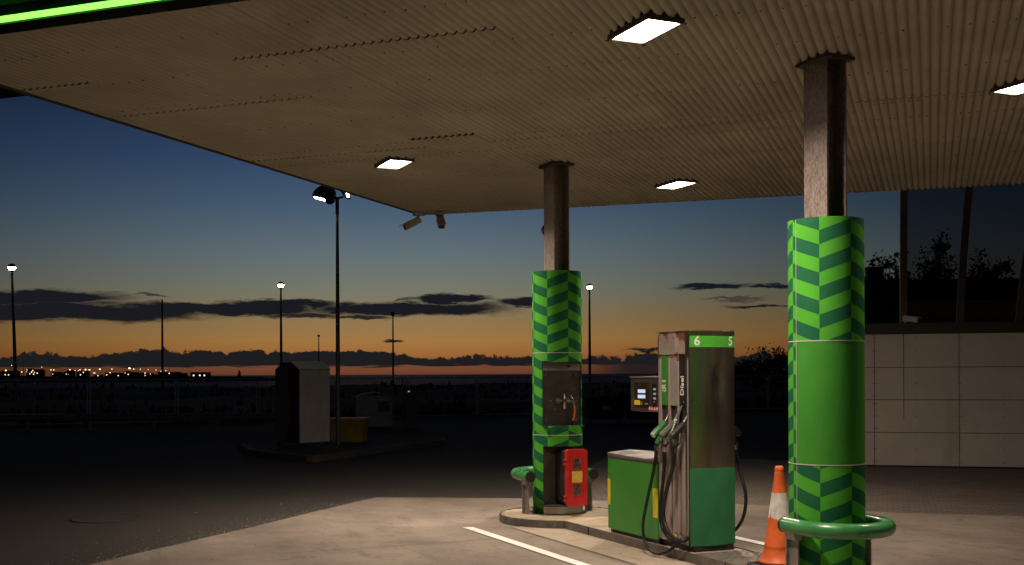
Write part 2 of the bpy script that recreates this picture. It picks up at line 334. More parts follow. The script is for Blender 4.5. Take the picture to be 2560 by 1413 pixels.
# ------------------------------------------------------------------ mesh helpers
class MB:
    def __init__(s): s.v = []; s.f = []; s.sm = []
    def add(s, vs, fs, smooth=False):
        o = len(s.v); s.v += [tuple(v) for v in vs]; s.f += [tuple(i+o for i in f) for f in fs]; s.sm += [smooth]*len(fs); return s
    def box(s, x0, x1, y0, y1, z0, z1):
        return s.add([(x0, y0, z0), (x1, y0, z0), (x1, y1, z0), (x0, y1, z0), (x0, y0, z1), (x1, y0, z1), (x1, y1, z1), (x0, y1, z1)],
            [(0, 3, 2, 1), (4, 5, 6, 7), (0, 1, 5, 4), (1, 2, 6, 5), (2, 3, 7, 6), (3, 0, 4, 7)])
    def cbox(s, x0, x1, y0, y1, z0, z1, c=.01):
        # box with chamfered vertical edges and rims
        P = lambda a: [(x0+a, y0), (x1-a, y0), (x1, y0+a), (x1, y1-a), (x1-a, y1), (x0+a, y1), (x0, y1-a), (x0, y0+a)]
        def ring(z, inset):
            X0, X1, Y0, Y1 = x0+inset, x1-inset, y0+inset, y1-inset; a = c
            return [(X0+a, Y0, z), (X1-a, Y0, z), (X1, Y0+a, z), (X1, Y1-a, z), (X1-a, Y1, z), (X0+a, Y1, z), (X0, Y1-a, z), (X0, Y0+a, z)]
        vs = ring(z0, c) + ring(z0+c, 0) + ring(z1-c, 0) + ring(z1, c); fs = []
        for k in range(3):
            for i in range(8): j = (i+1) % 8; fs.append((k*8+i, k*8+j, k*8+8+j, k*8+8+i))
        fs.append(tuple(range(7, -1, -1))); fs.append(tuple(range(24, 32))); return s.add(vs, fs)
    def prism(s, pts, z0, z1):
        n = len(pts); vs = [(x, y, z0) for x, y in pts] + [(x, y, z1) for x, y in pts]
        fs = [(i, (i+1) % n, n+(i+1) % n, n+i) for i in range(n)] + [tuple(range(n-1, -1, -1)), tuple(range(n, 2*n))]
        return s.add(vs, fs)
    def tube(s, path, r, n=10, cap=True, smooth=True):
        P = [Vector(p) for p in path]; rs = r if isinstance(r, (list, tuple)) else [r]*len(P)
        vs = []; prev = None
        for i, p in enumerate(P):
            t = (P[min(i+1, len(P)-1)] - P[max(i-1, 0)]).normalized()
            if prev is None:
                a = Vector((0, 0, 1)) if abs(t.z) < .9 else Vector((1, 0, 0)); u = t.cross(a).normalized()
            else: u = (prev - t*prev.dot(t)).normalized()
            prev = u; w = t.cross(u)
            for k in range(n): ang = 2*math.pi*k/n; vs.append(p + (u*math.cos(ang) + w*math.sin(ang))*rs[i])
        fs = []
        for i in range(len(P)-1):
            for k in range(n): k2 = (k+1) % n; fs.append((i*n+k, i*n+k2, (i+1)*n+k2, (i+1)*n+k))
        s.add(vs, fs, smooth)
        if cap:
            m = (len(P)-1)*n
            s.add(vs[:n], [tuple(range(n-1, -1, -1))]); s.add(vs[m:], [tuple(range(n))])
        return s
    def lathe(s, prof, c=(0, 0, 0), n=24, smooth=True):
        vs = []; fs = []
        for r, z in prof:
            for k in range(n): a = 2*math.pi*k/n; vs.append((c[0]+r*math.cos(a), c[1]+r*math.sin(a), c[2]+z))
        for i in range(len(prof)-1):
            for k in range(n): k2 = (k+1) % n; fs.append((i*n+k, i*n+k2, (i+1)*n+k2, (i+1)*n+k))
        return s.add(vs, fs, smooth)
    def ball(s, c, r, n=12, m=8, sx=1, sy=1, sz=1, z0=-1., z1=1.):
        prof = []
        for i in range(m+1):
            t = math.asin(z0) + (math.asin(z1)-math.asin(z0))*i/m; prof.append((max(1e-4, math.cos(t)*r), math.sin(t)*r))
        vs = []; fs = []
        for rr, z in prof:
            for k in range(n): a = 2*math.pi*k/n; vs.append((c[0]+rr*math.cos(a)*sx, c[1]+rr*math.sin(a)*sy, c[2]+z*sz))
        for i in range(m):
            for k in range(n): k2 = (k+1) % n; fs.append((i*n+k, i*n+k2, (i+1)*n+k2, (i+1)*n+k))
        return s.add(vs, fs, True)
    def shell(s, a0, a1, z0, z1, Ro, t=.015, n=None):
        # closed curved slab; angle 0 is local -y, growing towards +x
        n = n or max(2, int(abs(a1-a0)/5)+1); vs = []; fs = []
        for i in range(n+1):
            a = R(a0+(a1-a0)*i/n); sx, sy = math.sin(a), -math.cos(a)
            vs += [(Ro*sx, Ro*sy, z0), (Ro*sx, Ro*sy, z1), ((Ro-t)*sx, (Ro-t)*sy, z1), ((Ro-t)*sx, (Ro-t)*sy, z0)]
        sm0 = len(s.f)
        outer = []; rest = []
        for i in range(n):
            b = 4*i; outer += [(b, b+4, b+5, b+1), (b+3, b+2, b+6, b+7)]; rest += [(b+1, b+5, b+6, b+2), (b, b+3, b+7, b+4)]
        rest += [(0, 1, 2, 3), (4*n, 4*n+3, 4*n+2, 4*n+1)]
        s.add(vs, outer, True); return s.add(vs, rest, False)     # own vertices for the rims, so they stay crisp
    def mesh(s, name, origin=(0, 0, 0)):
        me = bpy.data.meshes.new(name); o = origin
        me.from_pydata([(v[0]-o[0], v[1]-o[1], v[2]-o[2]) for v in s.v], [], s.f); me.update()
        me.polygons.foreach_set('use_smooth', s.sm); return me
    def build(s, name, m, parent=None, origin=(0, 0, 0), fix=True):
        me = s.mesh(name, origin)
        if fix:
            bm = bmesh.new(); bm.from_mesh(me); bmesh.ops.recalc_face_normals(bm, faces=bm.faces); bm.to_mesh(me); bm.free()
        return link(name, me, m, parent)

def link(name, me, m, parent=None):
    if m is not None and not me.materials: me.materials.append(M[m] if isinstance(m, str) else m)
    o = bpy.data.objects.new(name, me); col.objects.link(o)
    if parent: o.parent = parent
    return o

def tag(o, label=None, cat=None, group=None, kind=None):
    if label: o['label'] = label
    if cat: o['category'] = cat
    if group: o['group'] = group
    if kind: o['kind'] = kind
    return o

def thing(name, label, cat, loc=(0, 0, 0), rz=0., group=None):
    o = bpy.data.objects.new(name, None); col.objects.link(o); o.location = loc; o.rotation_euler = (0, 0, rz); o.empty_display_size = .2
    return tag(o, label, cat, group)

def copy_tree(o, parent=None):
    c = o.copy(); col.objects.link(c); c.parent = parent
    for ch in list(o.children): copy_tree(ch, c)
    return c

def glyphs(name, s, size, m, parent, place, bold=.02, depth=.0015):
    # letters as flat raised print; place(u, v, w) maps text right, up, out to the parent's space
    cu = bpy.data.curves.new(name, 'FONT'); cu.body = s; cu.size = size; cu.align_x = 'CENTER'; cu.align_y = 'CENTER'
    cu.offset = bold*size; cu.extrude = depth; cu.resolution_u = 3
    tmp = bpy.data.objects.new(name, cu); col.objects.link(tmp)
    me = bpy.data.meshes.new_from_object(tmp.evaluated_get(bpy.context.evaluated_depsgraph_get()))
    bpy.data.objects.remove(tmp)
    for v in me.vertices: v.co = Vector(place(v.co.x, v.co.y, v.co.z))
    me.materials.clear(); return link(name, me, m, parent)

def bez(pts, n=8):
    # Catmull-Rom through the points
    P = [Vector(p) for p in pts]; P = [P[0]*2-P[1]] + P + [P[-1]*2-P[-2]]; out = []
    for i in range(1, len(P)-2):
        for k in range(n):
            t = k/n; a, b, c, d = P[i-1], P[i], P[i+1], P[i+2]
            out.append(.5*((2*b) + (c-a)*t + (2*a-5*b+4*c-d)*t*t + (3*b-a-3*c+d)*t**3))
    out.append(P[-2]); return out

ORD = ['first', 'second', 'third', 'fourth', 'fifth', 'sixth', 'seventh', 'eighth', 'ninth', 'tenth', 'eleventh', 'twelfth', 'thirteenth']

def isl(x, y, z=0.): return F + IX*x + IY*y + Vector((0, 0, z))

# ------------------------------------------------------------------ the setting
def sheet(name, pts, z, m, parent=None):
    me = bpy.data.meshes.new(name); me.from_pydata([(x, y, z) for x, y in pts], [], [tuple(range(len(pts)))]); me.update()
    o = link(name, me, m, parent); o['kind'] = 'structure'; return o

sheet('sea', [(-60000, -3000), (60000, -3000), (60000, 60000), (-60000, 60000)], -3.0, 'sea')
sheet('ground', [(-260, -160), (260, -160), (260, 62), (-260, 62)], 0, 'asphalt')

CA = R(-20.3)                                       # canopy frame
C0 = Vector((-1.38, 17.9, 0)); CX = Vector((math.cos(CA), math.sin(CA), 0)); CYv = Vector((-math.sin(CA), math.cos(CA), 0))
def cpt(x, y, z=0.): return C0 + CX*x + CYv*y + Vector((0, 0, z))

def slab():
    pts = [(-1.94, 16.14), (-1.0, 16.06), (.05, 15.95), (3.13, 15.05), (4.6, 14.2), (6.6, 13.55), (14, 10.9), (10, -4), (-8.4, -2.5)]
    rs = []
    for i, p in enumerate(pts):                     # a slightly ragged cast edge
        q = pts[(i+1) % len(pts)]; L = math.dist(p, q); n = max(1, int(L/.35))
        dx, dy = (q[0]-p[0])/L, (q[1]-p[1])/L
        for k in range(n):
            t = k/n; j = random.uniform(-.018, .018) if k else 0
            rs.append((p[0]+(q[0]-p[0])*t - dy*j, p[1]+(q[1]-p[1])*t + dx*j))
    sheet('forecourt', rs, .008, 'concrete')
    w = [(.2, 15.9), (3.13, 15.04), (4.6, 14.19), (6.6, 13.54), (14, 10.89), (24, 8), (24, 20), (9.3, 20.6), (6.5, 21.15), (5.0, 23), (2.0, 24), (1.2, 20)]
    sheet('paving', w, .004, 'paving')
    # pale concrete strips cast along the island kerb
    for nm, x0, x1 in (('concrete_strip', -.80, -.28), ('concrete_strip', .28, .80)):
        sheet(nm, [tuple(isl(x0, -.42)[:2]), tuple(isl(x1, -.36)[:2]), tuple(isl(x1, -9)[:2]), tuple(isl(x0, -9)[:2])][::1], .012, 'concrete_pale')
slab()
def joint(x0, y0, x1, y1, w=.008):
    a = isl(x0, y0); b = isl(x1, y1); d = (b-a).normalized(); n = Vector((-d.y, d.x, 0))*w
    return [tuple((a+n)[:2]), tuple((a-n)[:2]), tuple((b-n)[:2]), tuple((b+n)[:2])]
sheet('slab_joint', joint(-.806, -.42, -.806, -9, .004), .0165, 'void')
sheet('slab_joint', joint(-3.6, -1.2, -.82, -1.2, .004), .0165, 'void')
sheet('slab_joint', joint(-3.9, -5.2, -.82, -5.2, .004), .0165, 'void')
for x0, y1, lab in ((-1.25, -.24, 'left'), (1.0, -.24, 'right')):
    pts = [(x0-.06, y1+.03), (x0+.06, y1), (x0+.06, -9), (x0-.06, -9)]
    sheet('painted_line', [tuple(isl(*p)[:2]) for p in pts], .017, 'line_paint')

# loose grit swept against the left edge of the slab
def grit():
    rn = random.Random(9); mb = MB(); a, b = Vector((-1.94, 16.14, 0)), Vector((-8.4, -2.5, 0)); d = (b-a).normalized(); n = Vector((d.y, -d.x, 0))
    if n.x > 0: n = -n
    for k in range(1300):
        t = rn.uniform(.1, 9.5); w = abs(rn.gauss(0, .16)) if rn.random() < .8 else rn.uniform(0, .9)
        p = a + d*t + n*(w+.01); r = rn.uniform(.003, .011)*(1.3 if rn.random() < .05 else 1); z = .0025
        q = [p + Vector((rn.uniform(.5, 1)*r*math.cos(k2*2.09+rn.random()), rn.uniform(.5, 1)*r*math.sin(k2*2.09+rn.random()), z)) for k2 in range(3)] + [p + Vector((0, 0, z+r*.8))]
        mb.add(q, [(0, 1, 3), (1, 2, 3), (2, 0, 3)])
    tag(mb.build('grit', 'grit', fix=False), 'pale loose grit along the edge of the concrete slab', 'grit', kind='stuff')
mat('grit', (.30, .26, .21), .9, 0, .4, 40)
grit()

# coastal land behind the fence, running down to the shore
def coast():
    mb = MB(); nx, ny = 90, 34; fd = Vector((math.cos(R(26.3)), math.sin(R(26.3)), 0)); fn = Vector((-fd.y, fd.x, 0)); o = Vector((-14.5, 39.3, 0)); vs = []; fs = []
    for j in range(ny+1):
        v = 130*(j/ny)**1.7
        for i in range(nx+1):
            u = -140 + 330*i/nx; p = o + fd*u + fn*v
            h = .02 + min(1, v/6)*(.10 + .55*max(0, noise.fractal(Vector((u*.08, v*.10, 2)), 1.0, 2.0, 4)+.25))
            if v > 105: h -= (v-105)*.16
            vs.append((p.x, p.y, h))
    for j in range(ny):
        for i in range(nx): a = j*(nx+1)+i; fs.append((a, a+1, a+nx+2, a+nx+1))
    mb.add(vs, fs, True); tag(mb.build('coastal_land', 'coast'), kind='structure')
    # rank weeds and scrub over it: far too many to count
    mb = MB()
    for k in range(5200):
        v = random.random()**2.0*100; u = random.uniform(-30, 110) if v > 12 else random.uniform(-24, 52)
        p = o + fd*u + fn*(v+.25); cl = noise.noise(Vector((u*.21, v*.16, 5)))
        if cl < -.15 and random.random() < .75: continue
        hgt = (.25 + .75*max(0, cl+.2))*random.uniform(.4, 1.15)*(1 if v < 25 else 1.25)
        b = Vector((p.x, p.y, .05)); a = random.uniform(0, 6.28); w = random.uniform(.05, .16)*(1+v*.012)
        d = Vector((math.cos(a), math.sin(a), 0))*w; tip = b + Vector((random.uniform(-.2, .2), random.uniform(-.2, .2), hgt)); m2 = b.lerp(tip, .55)
        mb.add([b-d*.4, b+d*.4, m2+d, tip, m2-d], [(0, 1, 2, 3, 4)])
    tag(mb.build('scrub', 'scrub', fix=False), 'dark weeds and scrub growing behind the mesh fence', 'weeds', kind='stuff')
coast()

# far headland with the town
def headland():
    mb = MB(); nx, ny = 60, 14; vs = []; fs = []
    for j in range(ny+1):
        y = 830 + 190*j/ny
        for i in range(nx+1):
            x = -720 + 520*i/nx; e = min(1, max(0, (-215 - x)/120)); rise = min(1, max(0, (-300 - x)/160))
            side = math.sin(math.pi*j/ny)**.5 if 0 < j < ny else 0
            h = -4 + side*(4.2*e**.5 + 3.0*rise + 1.1*noise.fractal(Vector((x*.012, y*.01, 0)), 1, 2, 3))
            vs.append((x, y, h))
    for j in range(ny):
        for i in range(nx): a = j*(nx+1)+i; fs.append((a, a+1, a+nx+2, a+nx+1))
    mb.add(vs, fs, True); tag(mb.build('headland', 'rock'), kind='structure')
    sp = MB(); vs = []; fs = []                      # low spit running out to the lighthouse
    for i in range(31):
        x = -300 + 95*i/30; h = .8*math.sin(math.pi*min(1, (30-i)/14+.02)*.5)+.5*noise.noise(Vector((x*.1, 0, 0)))
        vs += [(x, 985, -4), (x, 995, h-.6), (x, 1010, h-.6), (x, 1020, -4)]
    for i in range(30):
        for k in range(3): a = i*4+k; fs.append((a, a+4, a+5, a+1))
    sp.add(vs, fs); tag(sp.build('spit', 'rock'), kind='structure')
headland()

# ------------------------------------------------------------------ canopy
CZ = 4.27
def canopy():
    t = thing('station_canopy', 'wide petrol station canopy with ribbed cream metal soffit and dark fascia', 'canopy', C0, CA)
    W, D, amp, per = 15.5, 9.8, .013, .076
    rng = random.Random(4)
    def yfar(x): return x*.035
    nr = 10; cw = nr*per; ncol = int(W/cw)+1
    cuts = []
    for i in range(ncol):
        xc = (i+.5)*cw; c = []
        c.append((-5.3, .055) if 2.2 < xc < 2.75 else (-5.3, .024) if 7.1 < xc < 8.0 else (-4.85, .02))
        if xc < 2.15: c.append((-7.3, .018))
        if xc < .7: c.append((-8.44, .02))
        if 2.15 < xc < 4.9: c.append((-8.6, .024))
        if 5.7 < xc < 6.4: c += [(-6.95, .02), (-6.55, .025)]
        if 1.6 < xc < 3.1: c.append((-1.3, .022))
        if xc > 8.2: c.append((-8.2 if i % 2 else -7.6, .02))
        cuts.append(sorted(c))
    for i in range(ncol):
        x0 = i*cw; segs = []; y = -D
        for cyy, g in cuts[i]: segs.append((y, cyy-g/2)); y = cyy+g/2
        segs.append((y, None))
        for k, (a, b) in enumerate(segs):
            mb = MB(); n = nr*12; vs = []; fs = []; dz = rng.uniform(-.0015, .0015)
            for j in range(n+1):
                x = x0 + cw*j/n; zz = CZ + dz - amp + .032*(1-abs(math.sin(math.pi*(x/per+.25))))**1.5; yb = yfar(x) if b is None else b
                # crests flattened like roll-formed sheet
                vs += [(x, a, zz), (x, yb, zz), (x, yb, zz+.0016), (x, a, zz+.0016)]
            for j in range(n):
                q = 4*j; fs += [(q, q+1, q+5, q+4), (q+3, q+7, q+6, q+2), (q, q+4, q+7, q+3), (q+1, q+2, q+6, q+5)]
            mb.add(vs, fs, False); mb.build('soffit_sheet', 'sheet', t, fix=False)
    mb = MB()                                        # screw heads in rows
    for y in (-9.25, -8.35, -7.5, -6.35, -5.2, -4.5, -3.35, -2.25, -1.15, -.25):
        step = 2 if y not in (-5.2, -4.5) else 1
        for k in range(0, int(W/per), step):
            if rng.random() < .22: continue
            x = (k+.25)*per; yy = y + rng.uniform(-.012, .012); z = CZ - amp - .001
            r = rng.uniform(.004, .0068)
            mb.add([(x+r*math.cos(a*1.0472), yy+r*math.sin(a*1.0472), z-.007) for a in range(6)] + [(x+r*1.3*math.cos(a*1.0472), yy+r*1.3*math.sin(a*1.0472), z+.002) for a in range(6)],
                [(5, 4, 3, 2, 1, 0)] + [(a, (a+1) % 6, 6+(a+1) % 6, 6+a) for a in range(6)])
    s = mb.build('screw_heads', 'trim', t, fix=False); s['kind'] = 'stuff'
    MB().box(-.05, W, -D-.02, .9, 4.44, 5.05).build('roof_deck', 'void', t)
    fr = MB(); fr.prism([(-.06, .004), (W, W*.035+.004), (W, W*.035+.06), (-.06, .06)], CZ+.004, 5.10); fr.build('fascia', 'trim', t)
    MB().box(-.08, -.012, -D, .06, CZ-.008, 5.10).build('fascia', 'trim', t)
    MB().box(-.012, .022, -D, -.01, CZ-.021, CZ+.012).build('edge_trim', 'trim', t)
    # lit front fascia, a black lower band, a tube in a cove and a leaning green panel over it
    MB().box(-.10, W, -D-.185, -D, CZ-.016, CZ+.10).build('fascia_band', 'fascia', t)
    MB().box(-.10, W, -D-.175, -D-.13, CZ+.101, CZ+.62).build('fascia_panel', 'fascia_green', t)
    MB().tube([(-.1, -D-.21, CZ+.010), (W, -D-.21, CZ+.010)], .021, 10).build('light_tube', 'neon', t)
    MB().box(-.10, W, -D-.23, -D-.13, CZ+.622, CZ+.78).build('fascia_cap', 'fascia', t)
    MB().box(-3.2, -.09, -8.75, -8.25, CZ-.002, CZ+.75).build('link_beam', 'fascia', t)
canopy()

# recessed lights in the soffit
def ceiling_light(i, x, y, lab, power, spread):
    t = thing('ceiling_light', lab, 'light', (x, y, CZ-.045), TI, 'lit square lights in the canopy soffit')
    f = MB(); a, b = .155, .285; w = .022
    for x0, x1, y0, y1 in ((-a, a, -b, -b+w), (-a, a, b-w, b), (-a, -a+w, -b+w, b-w), (a-w, a, -b+w, b-w)): f.box(x0, x1, y0, y1, 0, .04)
    f.build('frame', 'trim', t)
    MB().box(-a+w, a-w, -b+w, b-w, .014, .02).build('lens', 'lens', t)
    MB().box(-a-.012, a+.012, -b-.012, b+.012, .0405, .09).build('housing', 'void', t)
    for sx in (-1, 1):
        for sy in (-1, 1): MB().box(sx*a-.012, sx*a+.012, sy*b-.012, sy*b+.012, -.006, -.001).build('clip', 'void', t)
    l = bpy.data.lights.new('ceiling_lamp', 'AREA'); l.shape = 'RECTANGLE'; l.size = .25; l.size_y = .50; l.energy = power; l.color = (1, .81, .645); l.spread = R(spread)
    o = bpy.data.objects.new('lamp', l); col.objects.link(o); o.parent = t; o.location = (0, 0, .008)
ceiling_light(0, .976, 8.23, 'large white-lit soffit light nearest the camera, at the top of the picture', 140, 146)
ceiling_light(1, -1.38, 13.4, 'lit soffit light left of the far column, near the left canopy edge', 130, 138)
ceiling_light(2, 2.17, 14.96, 'lit soffit light seen edge-on between the two columns', 150, 176)
ceiling_light(3, 4.50, 9.86, 'lit soffit light cut by the right edge of the picture', 44, 176)

# ------------------------------------------------------------------ columns
def column(pos, far):
    lab = 'far green chevron column with a tap recess under a steel post' if far else 'near green chevron column with a plain green middle panel'
    t = thing('canopy_column', lab, 'column', pos, TI, 'round columns carrying the canopy'); RR = .296
    p = MB(); p.box(-.10, -.084, -.14, .14, 2.4, CZ-.02).box(.084, .10, -.14, .14, 2.4, CZ-.02).box(-.084, .084, -.006, .006, 2.4, CZ-.02)
    p.build('post', 'post_steel', t)
    MB().box(-.145, .145, -.19, .19, CZ-.045, CZ-.02).build('top_plate', 'plate', t)
    g = .004; z = [.10, 1.03, 2.0, 2.97]
    for k in range(3):
        a, b = z[k]+g, z[k+1]-g
        nm = ('lower_cladding', 'middle_cladding', 'upper_cladding')[k]
        MB().shell(91, 269, a, b, RR).build(nm, 'chevron', t)
        if far and k == 1:
            m = MB(); m.shell(-89, -63, a, b, RR).shell(63, 89, a, b, RR).shell(-63, 63, a, 1.14, RR).shell(-63, 63, 1.89, b, RR); m.build(nm, 'chevron', t)
        elif far and k == 0:
            m = MB(); m.shell(-89, -62, a, b, RR).shell(62, 89, a, b, RR).shell(-62, 62, .90, b, RR); m.build(nm, 'chevron', t)
        else: MB().shell(-89, 89, a, b, RR).build(nm, 'plain_green' if k == 1 else 'chevron', t)
    for zz in (1.03, 2.0): MB().shell(0, 360, zz-.0035, zz+.0035, RR+.0025, .02, 60).build('trim_ring', 'camera_white', t)
    for s in (-90, 90): MB().shell(s-1.2, s+1.2, .11, 2.96, RR-.0015, .006, 2).build('seam_strip', 'grey_plate' if not far else 'void', t)
    MB().shell(0, 360, 2.93, 2.945, RR-.017, .17, 48).build('top_cover', 'void', t)
    if not far: return t
    # upper recess: back plate, steel lintel, taps and a short orange hose
    bx = .262
    MB().box(-bx, bx, -.10, -.09, 1.125, 1.905).build('back_plate', 'dark_panel', t)
    MB().box(-bx+.004, bx-.004, -.112, -.102, 1.79, 1.885).build('lintel_strip', 'bare_steel', t)
    MB().box(-bx, bx, -.20, -.101, 1.125, 1.138).build('recess_floor', 'dark_panel', t)
    MB().box(-bx, bx, -.19, -.101, 1.892, 1.905).build('recess_ceiling', 'void', t)
    for sx in (-1, 1): MB().box(sx*bx-.004, sx*bx+.004, -.13, -.101, 1.139, 1.891).build('recess_side', 'dark_panel', t)
    tp = MB()
    for x in (-.045, .075):
        tp.tube([(x, -.10, 1.43), (x, -.13, 1.43)], .036, 14).tube([(x, -.13, 1.43), (x, -.165, 1.43)], .016, 10)
    tp.tube([(-.045, -.15, 1.43), (.12, -.15, 1.425)], .014, 8)
    taps = tp.build('tap', 'galv', t)
    h = MB(); h.tube([(.005, -.175, 1.34), (.0, -.19, 1.42), (.005, -.18, 1.51), (.02, -.165, 1.535), (.03, -.16, 1.50)], [.018, .024, .020, .014, .010], 10); h.build('tap_handle', 'chrome', taps)
    v = MB(); v.tube([(.105, -.16, 1.49), (.12, -.17, 1.44), (.135, -.175, 1.375)], [.010, .018, .015], 10).tube([(.10, -.17, 1.46), (.155, -.17, 1.40)], .007, 6).ball((.10, -.165, 1.485), .016); v.build('hose_valve', 'chrome', taps)
    MB().tube(bez([(.135, -.175, 1.385), (.14, -.178, 1.32), (.133, -.176, 1.24), (.118, -.172, 1.19)]), .0125, 10).build('short_hose', 'orange_hose', t)
    MB().tube(bez([(.118, -.172, 1.195), (.112, -.168, 1.165), (.115, -.16, 1.142)]), .0145, 10).build('hose_end', 'rubber', t)
    rn = random.Random(2); sc_ = MB()
    for x, z_ in ((-.2, 1.74), (.2, 1.74), (-.2, 1.2), (.2, 1.2), (-.14, 1.43), (.20, 1.43), (.12, 1.74), (-.08, 1.33)): sc_.tube([(x, -.101, z_), (x, -.106, z_)], .008, 6)
    sc_.build('screw_heads', 'galv', t)
    MB().tube([(.175, -.101, 1.575), (.175, -.107, 1.575)], .014, 10).build('lock', 'tube_green', t)
    gr = MB()
    for i in range(7):
        for j in range(6): gr.tube([(.13+i*.017+(j % 2)*.008, -.101, 1.68+j*.016), (.13+i*.017+(j % 2)*.008, -.103, 1.68+j*.016)], .0045, 5)
    gr.build('speaker_holes', 'void', t)
    MB().box(.075, .11, -.126, -.113, 1.83, 1.85).build('small_label', 'void', t)
    for x in (-.07, .06): MB().box(x-.03, x+.03, -.1995, -.16, 1.1385, 1.141).build('paper_scrap', 'grey_plate', t)
    # lower recess
    MB().box(-.258, .258, -.11, -.10, .19, .92).build('back_plate', 'dark_panel', t)
    for x, z_ in ((-.2, .80), (-.2, .27)): MB().tube([(x, -.111, z_), (x, -.116, z_)], .007, 6).build('screw', 'galv', t)
    MB().shell(-61, 61, .105, .195, RR-.006, .02).build('foot_drum', 'bare_steel', t)
    pts = [(.36*math.sin(R(a)), -.06-.30*math.cos(R(a))) for a in range(-84, 85, 6)]
    MB().prism(pts, .20, .212).build('shelf', 'dark_panel', t)
    MB().tube([(-.045, .15, 3.49), (-.045, .20, 3.49)], [.075, .065], 24).build('alarm_bell', 'bell', t)
    return t
N = isl(-.018, -4.906)
column((F.x, F.y, 0), True); column((N.x, N.y, 0), False)

def extinguisher():
    t = thing('extinguisher_box', 'red fire extinguisher box with yellow label at the foot of far column', 'extinguisher box', isl(.035, -.29, .212), TI)
    # local: front is -y
    def rr(w, h, r, n=5):
        pts = []
        for cx, cz, a0 in ((w-r, r, -90), (w-r, h-r, 0), (-w+r, h-r, 90), (-w+r, r, 180)):
            for k in range(n+1): a = R(a0+90*k/n); pts.append((cx+r*math.cos(a), cz+r*math.sin(a)))
        return pts
    def plate(pts, y0, y1, taper=0.):
        n = len(pts); mb = MB(); c = (0, sum(p[1] for p in pts)/n)
        b = [(c[0]+(x-c[0])*(1-taper), y1, c[1]+(z-c[1])*(1-taper)) for x, z in pts]
        mb.add([(x, y0, z) for x, z in pts] + b, [(i, (i+1) % n, n+(i+1) % n, n+i) for i in range(n)] + [tuple(range(n)), tuple(range(2*n-1, n-1, -1))]); return mb
    H = .66; W = .136
    plate(rr(W-.004, H, .05), -.105, .178, .06).build('body', 'black', t)
    d = plate(rr(W, H, .035), -.150, -.105).build('door', 'red', t)
    fr = MB(); x0, x1, z0, z1 = -.10, .10, .09, .57
    for a, b, c_, e in ((x0, x1, z0, z0+.012), (x0, x1, z1-.012, z1), (x0, x0+.012, z0+.012, z1-.012), (x1-.012, x1, z0+.012, z1-.012)): fr.box(a, b, -.1555, -.151, c_, e)
    fr.build('door_rib', 'red', d)
    for z in (.125, .425): plate([(x-.002, zz+z) for x, zz in rr(.048, .125, .008)], -.1535, -.151).build('window', 'box_window', d)
    MB().box(-.068, .066, -.1565, -.1515, .275, .405).build('door_label', 'sticker_yellow', d)
    for z in (.06, .105, .48, .525): MB().cbox(-W-.03, -W+.012, -.148, -.118, z, z+.022, .005).build('hinge', 'red', d)
    for z in (.2, .40): MB().box(W-.002, W+.012, -.135, -.115, z, z+.03).build('latch', 'black', d)
extinguisher()

def guard_rail(pos, label, hw, end, bend, far):
    t = thing('guard_rail', label, 'guard rail', pos, TI, 'green tube rails around the columns'); z = .545; s = 1 if far else -1
    path = [(-hw, end, z)]
    for k in range(17):
        a = math.pi - math.pi*k/16; path.append((hw*math.cos(a), bend + s*hw*math.sin(a), z))
    path.append((hw, end, z)); dens = []
    P = [Vector(p) for p in path]
    for i in range(len(P)-1):
        n = max(1, int((P[i+1]-P[i]).length/.05))
        for k in range(n): dens.append(P[i].lerp(P[i+1], k/n))
    dens.append(P[-1])
    MB().tube(dens, .061, 20).build('rail_tube', 'tube_green', t)
    for sx in (-1, 1):
        e0 = end; e1 = end - s*.022
        MB().tube([(sx*hw, e0-(-s)*.001, z), (sx*hw, e1, z)], .0625, 20).build('end_cap', 'black', t)
        py = end + s*.10
        pm = MB(); pm.box(sx*hw-.006, sx*hw+.006, py-.06, py+.06, .10, .47)
        pm.box(sx*hw-.032, sx*hw+.032, py+.048, py+.0605, .10, .47)
        pm.shell
        pm.build('rail_post', 'galv', t)
        sd = MB(); sd.add([(sx*hw-.03, py-.06, .44), (sx*hw+.03, py-.06, .44), (sx*hw+.03, py+.06, .44), (sx*hw-.03, py+.06, .44),
            (sx*hw-.058, py-.06, .55), (sx*hw+.058, py-.06, .55), (sx*hw+.058, py+.06, .55), (sx*hw-.058, py+.06, .55)],
            [(0, 3, 2, 1), (4, 5, 6, 7), (0, 1, 5, 4), (1, 2, 6, 5), (2, 3, 7, 6), (3, 0, 4, 7)]); sd.build('saddle', 'galv', t)
guard_rail((F.x, F.y, 0), 'bent green tube rail behind the far column, black caps towards us', .42, -.12, .20, True)
guard_rail((N.x, N.y, 0), 'thick green tube rail bent around the near column beside the cone', .36, .06, -.16, False)

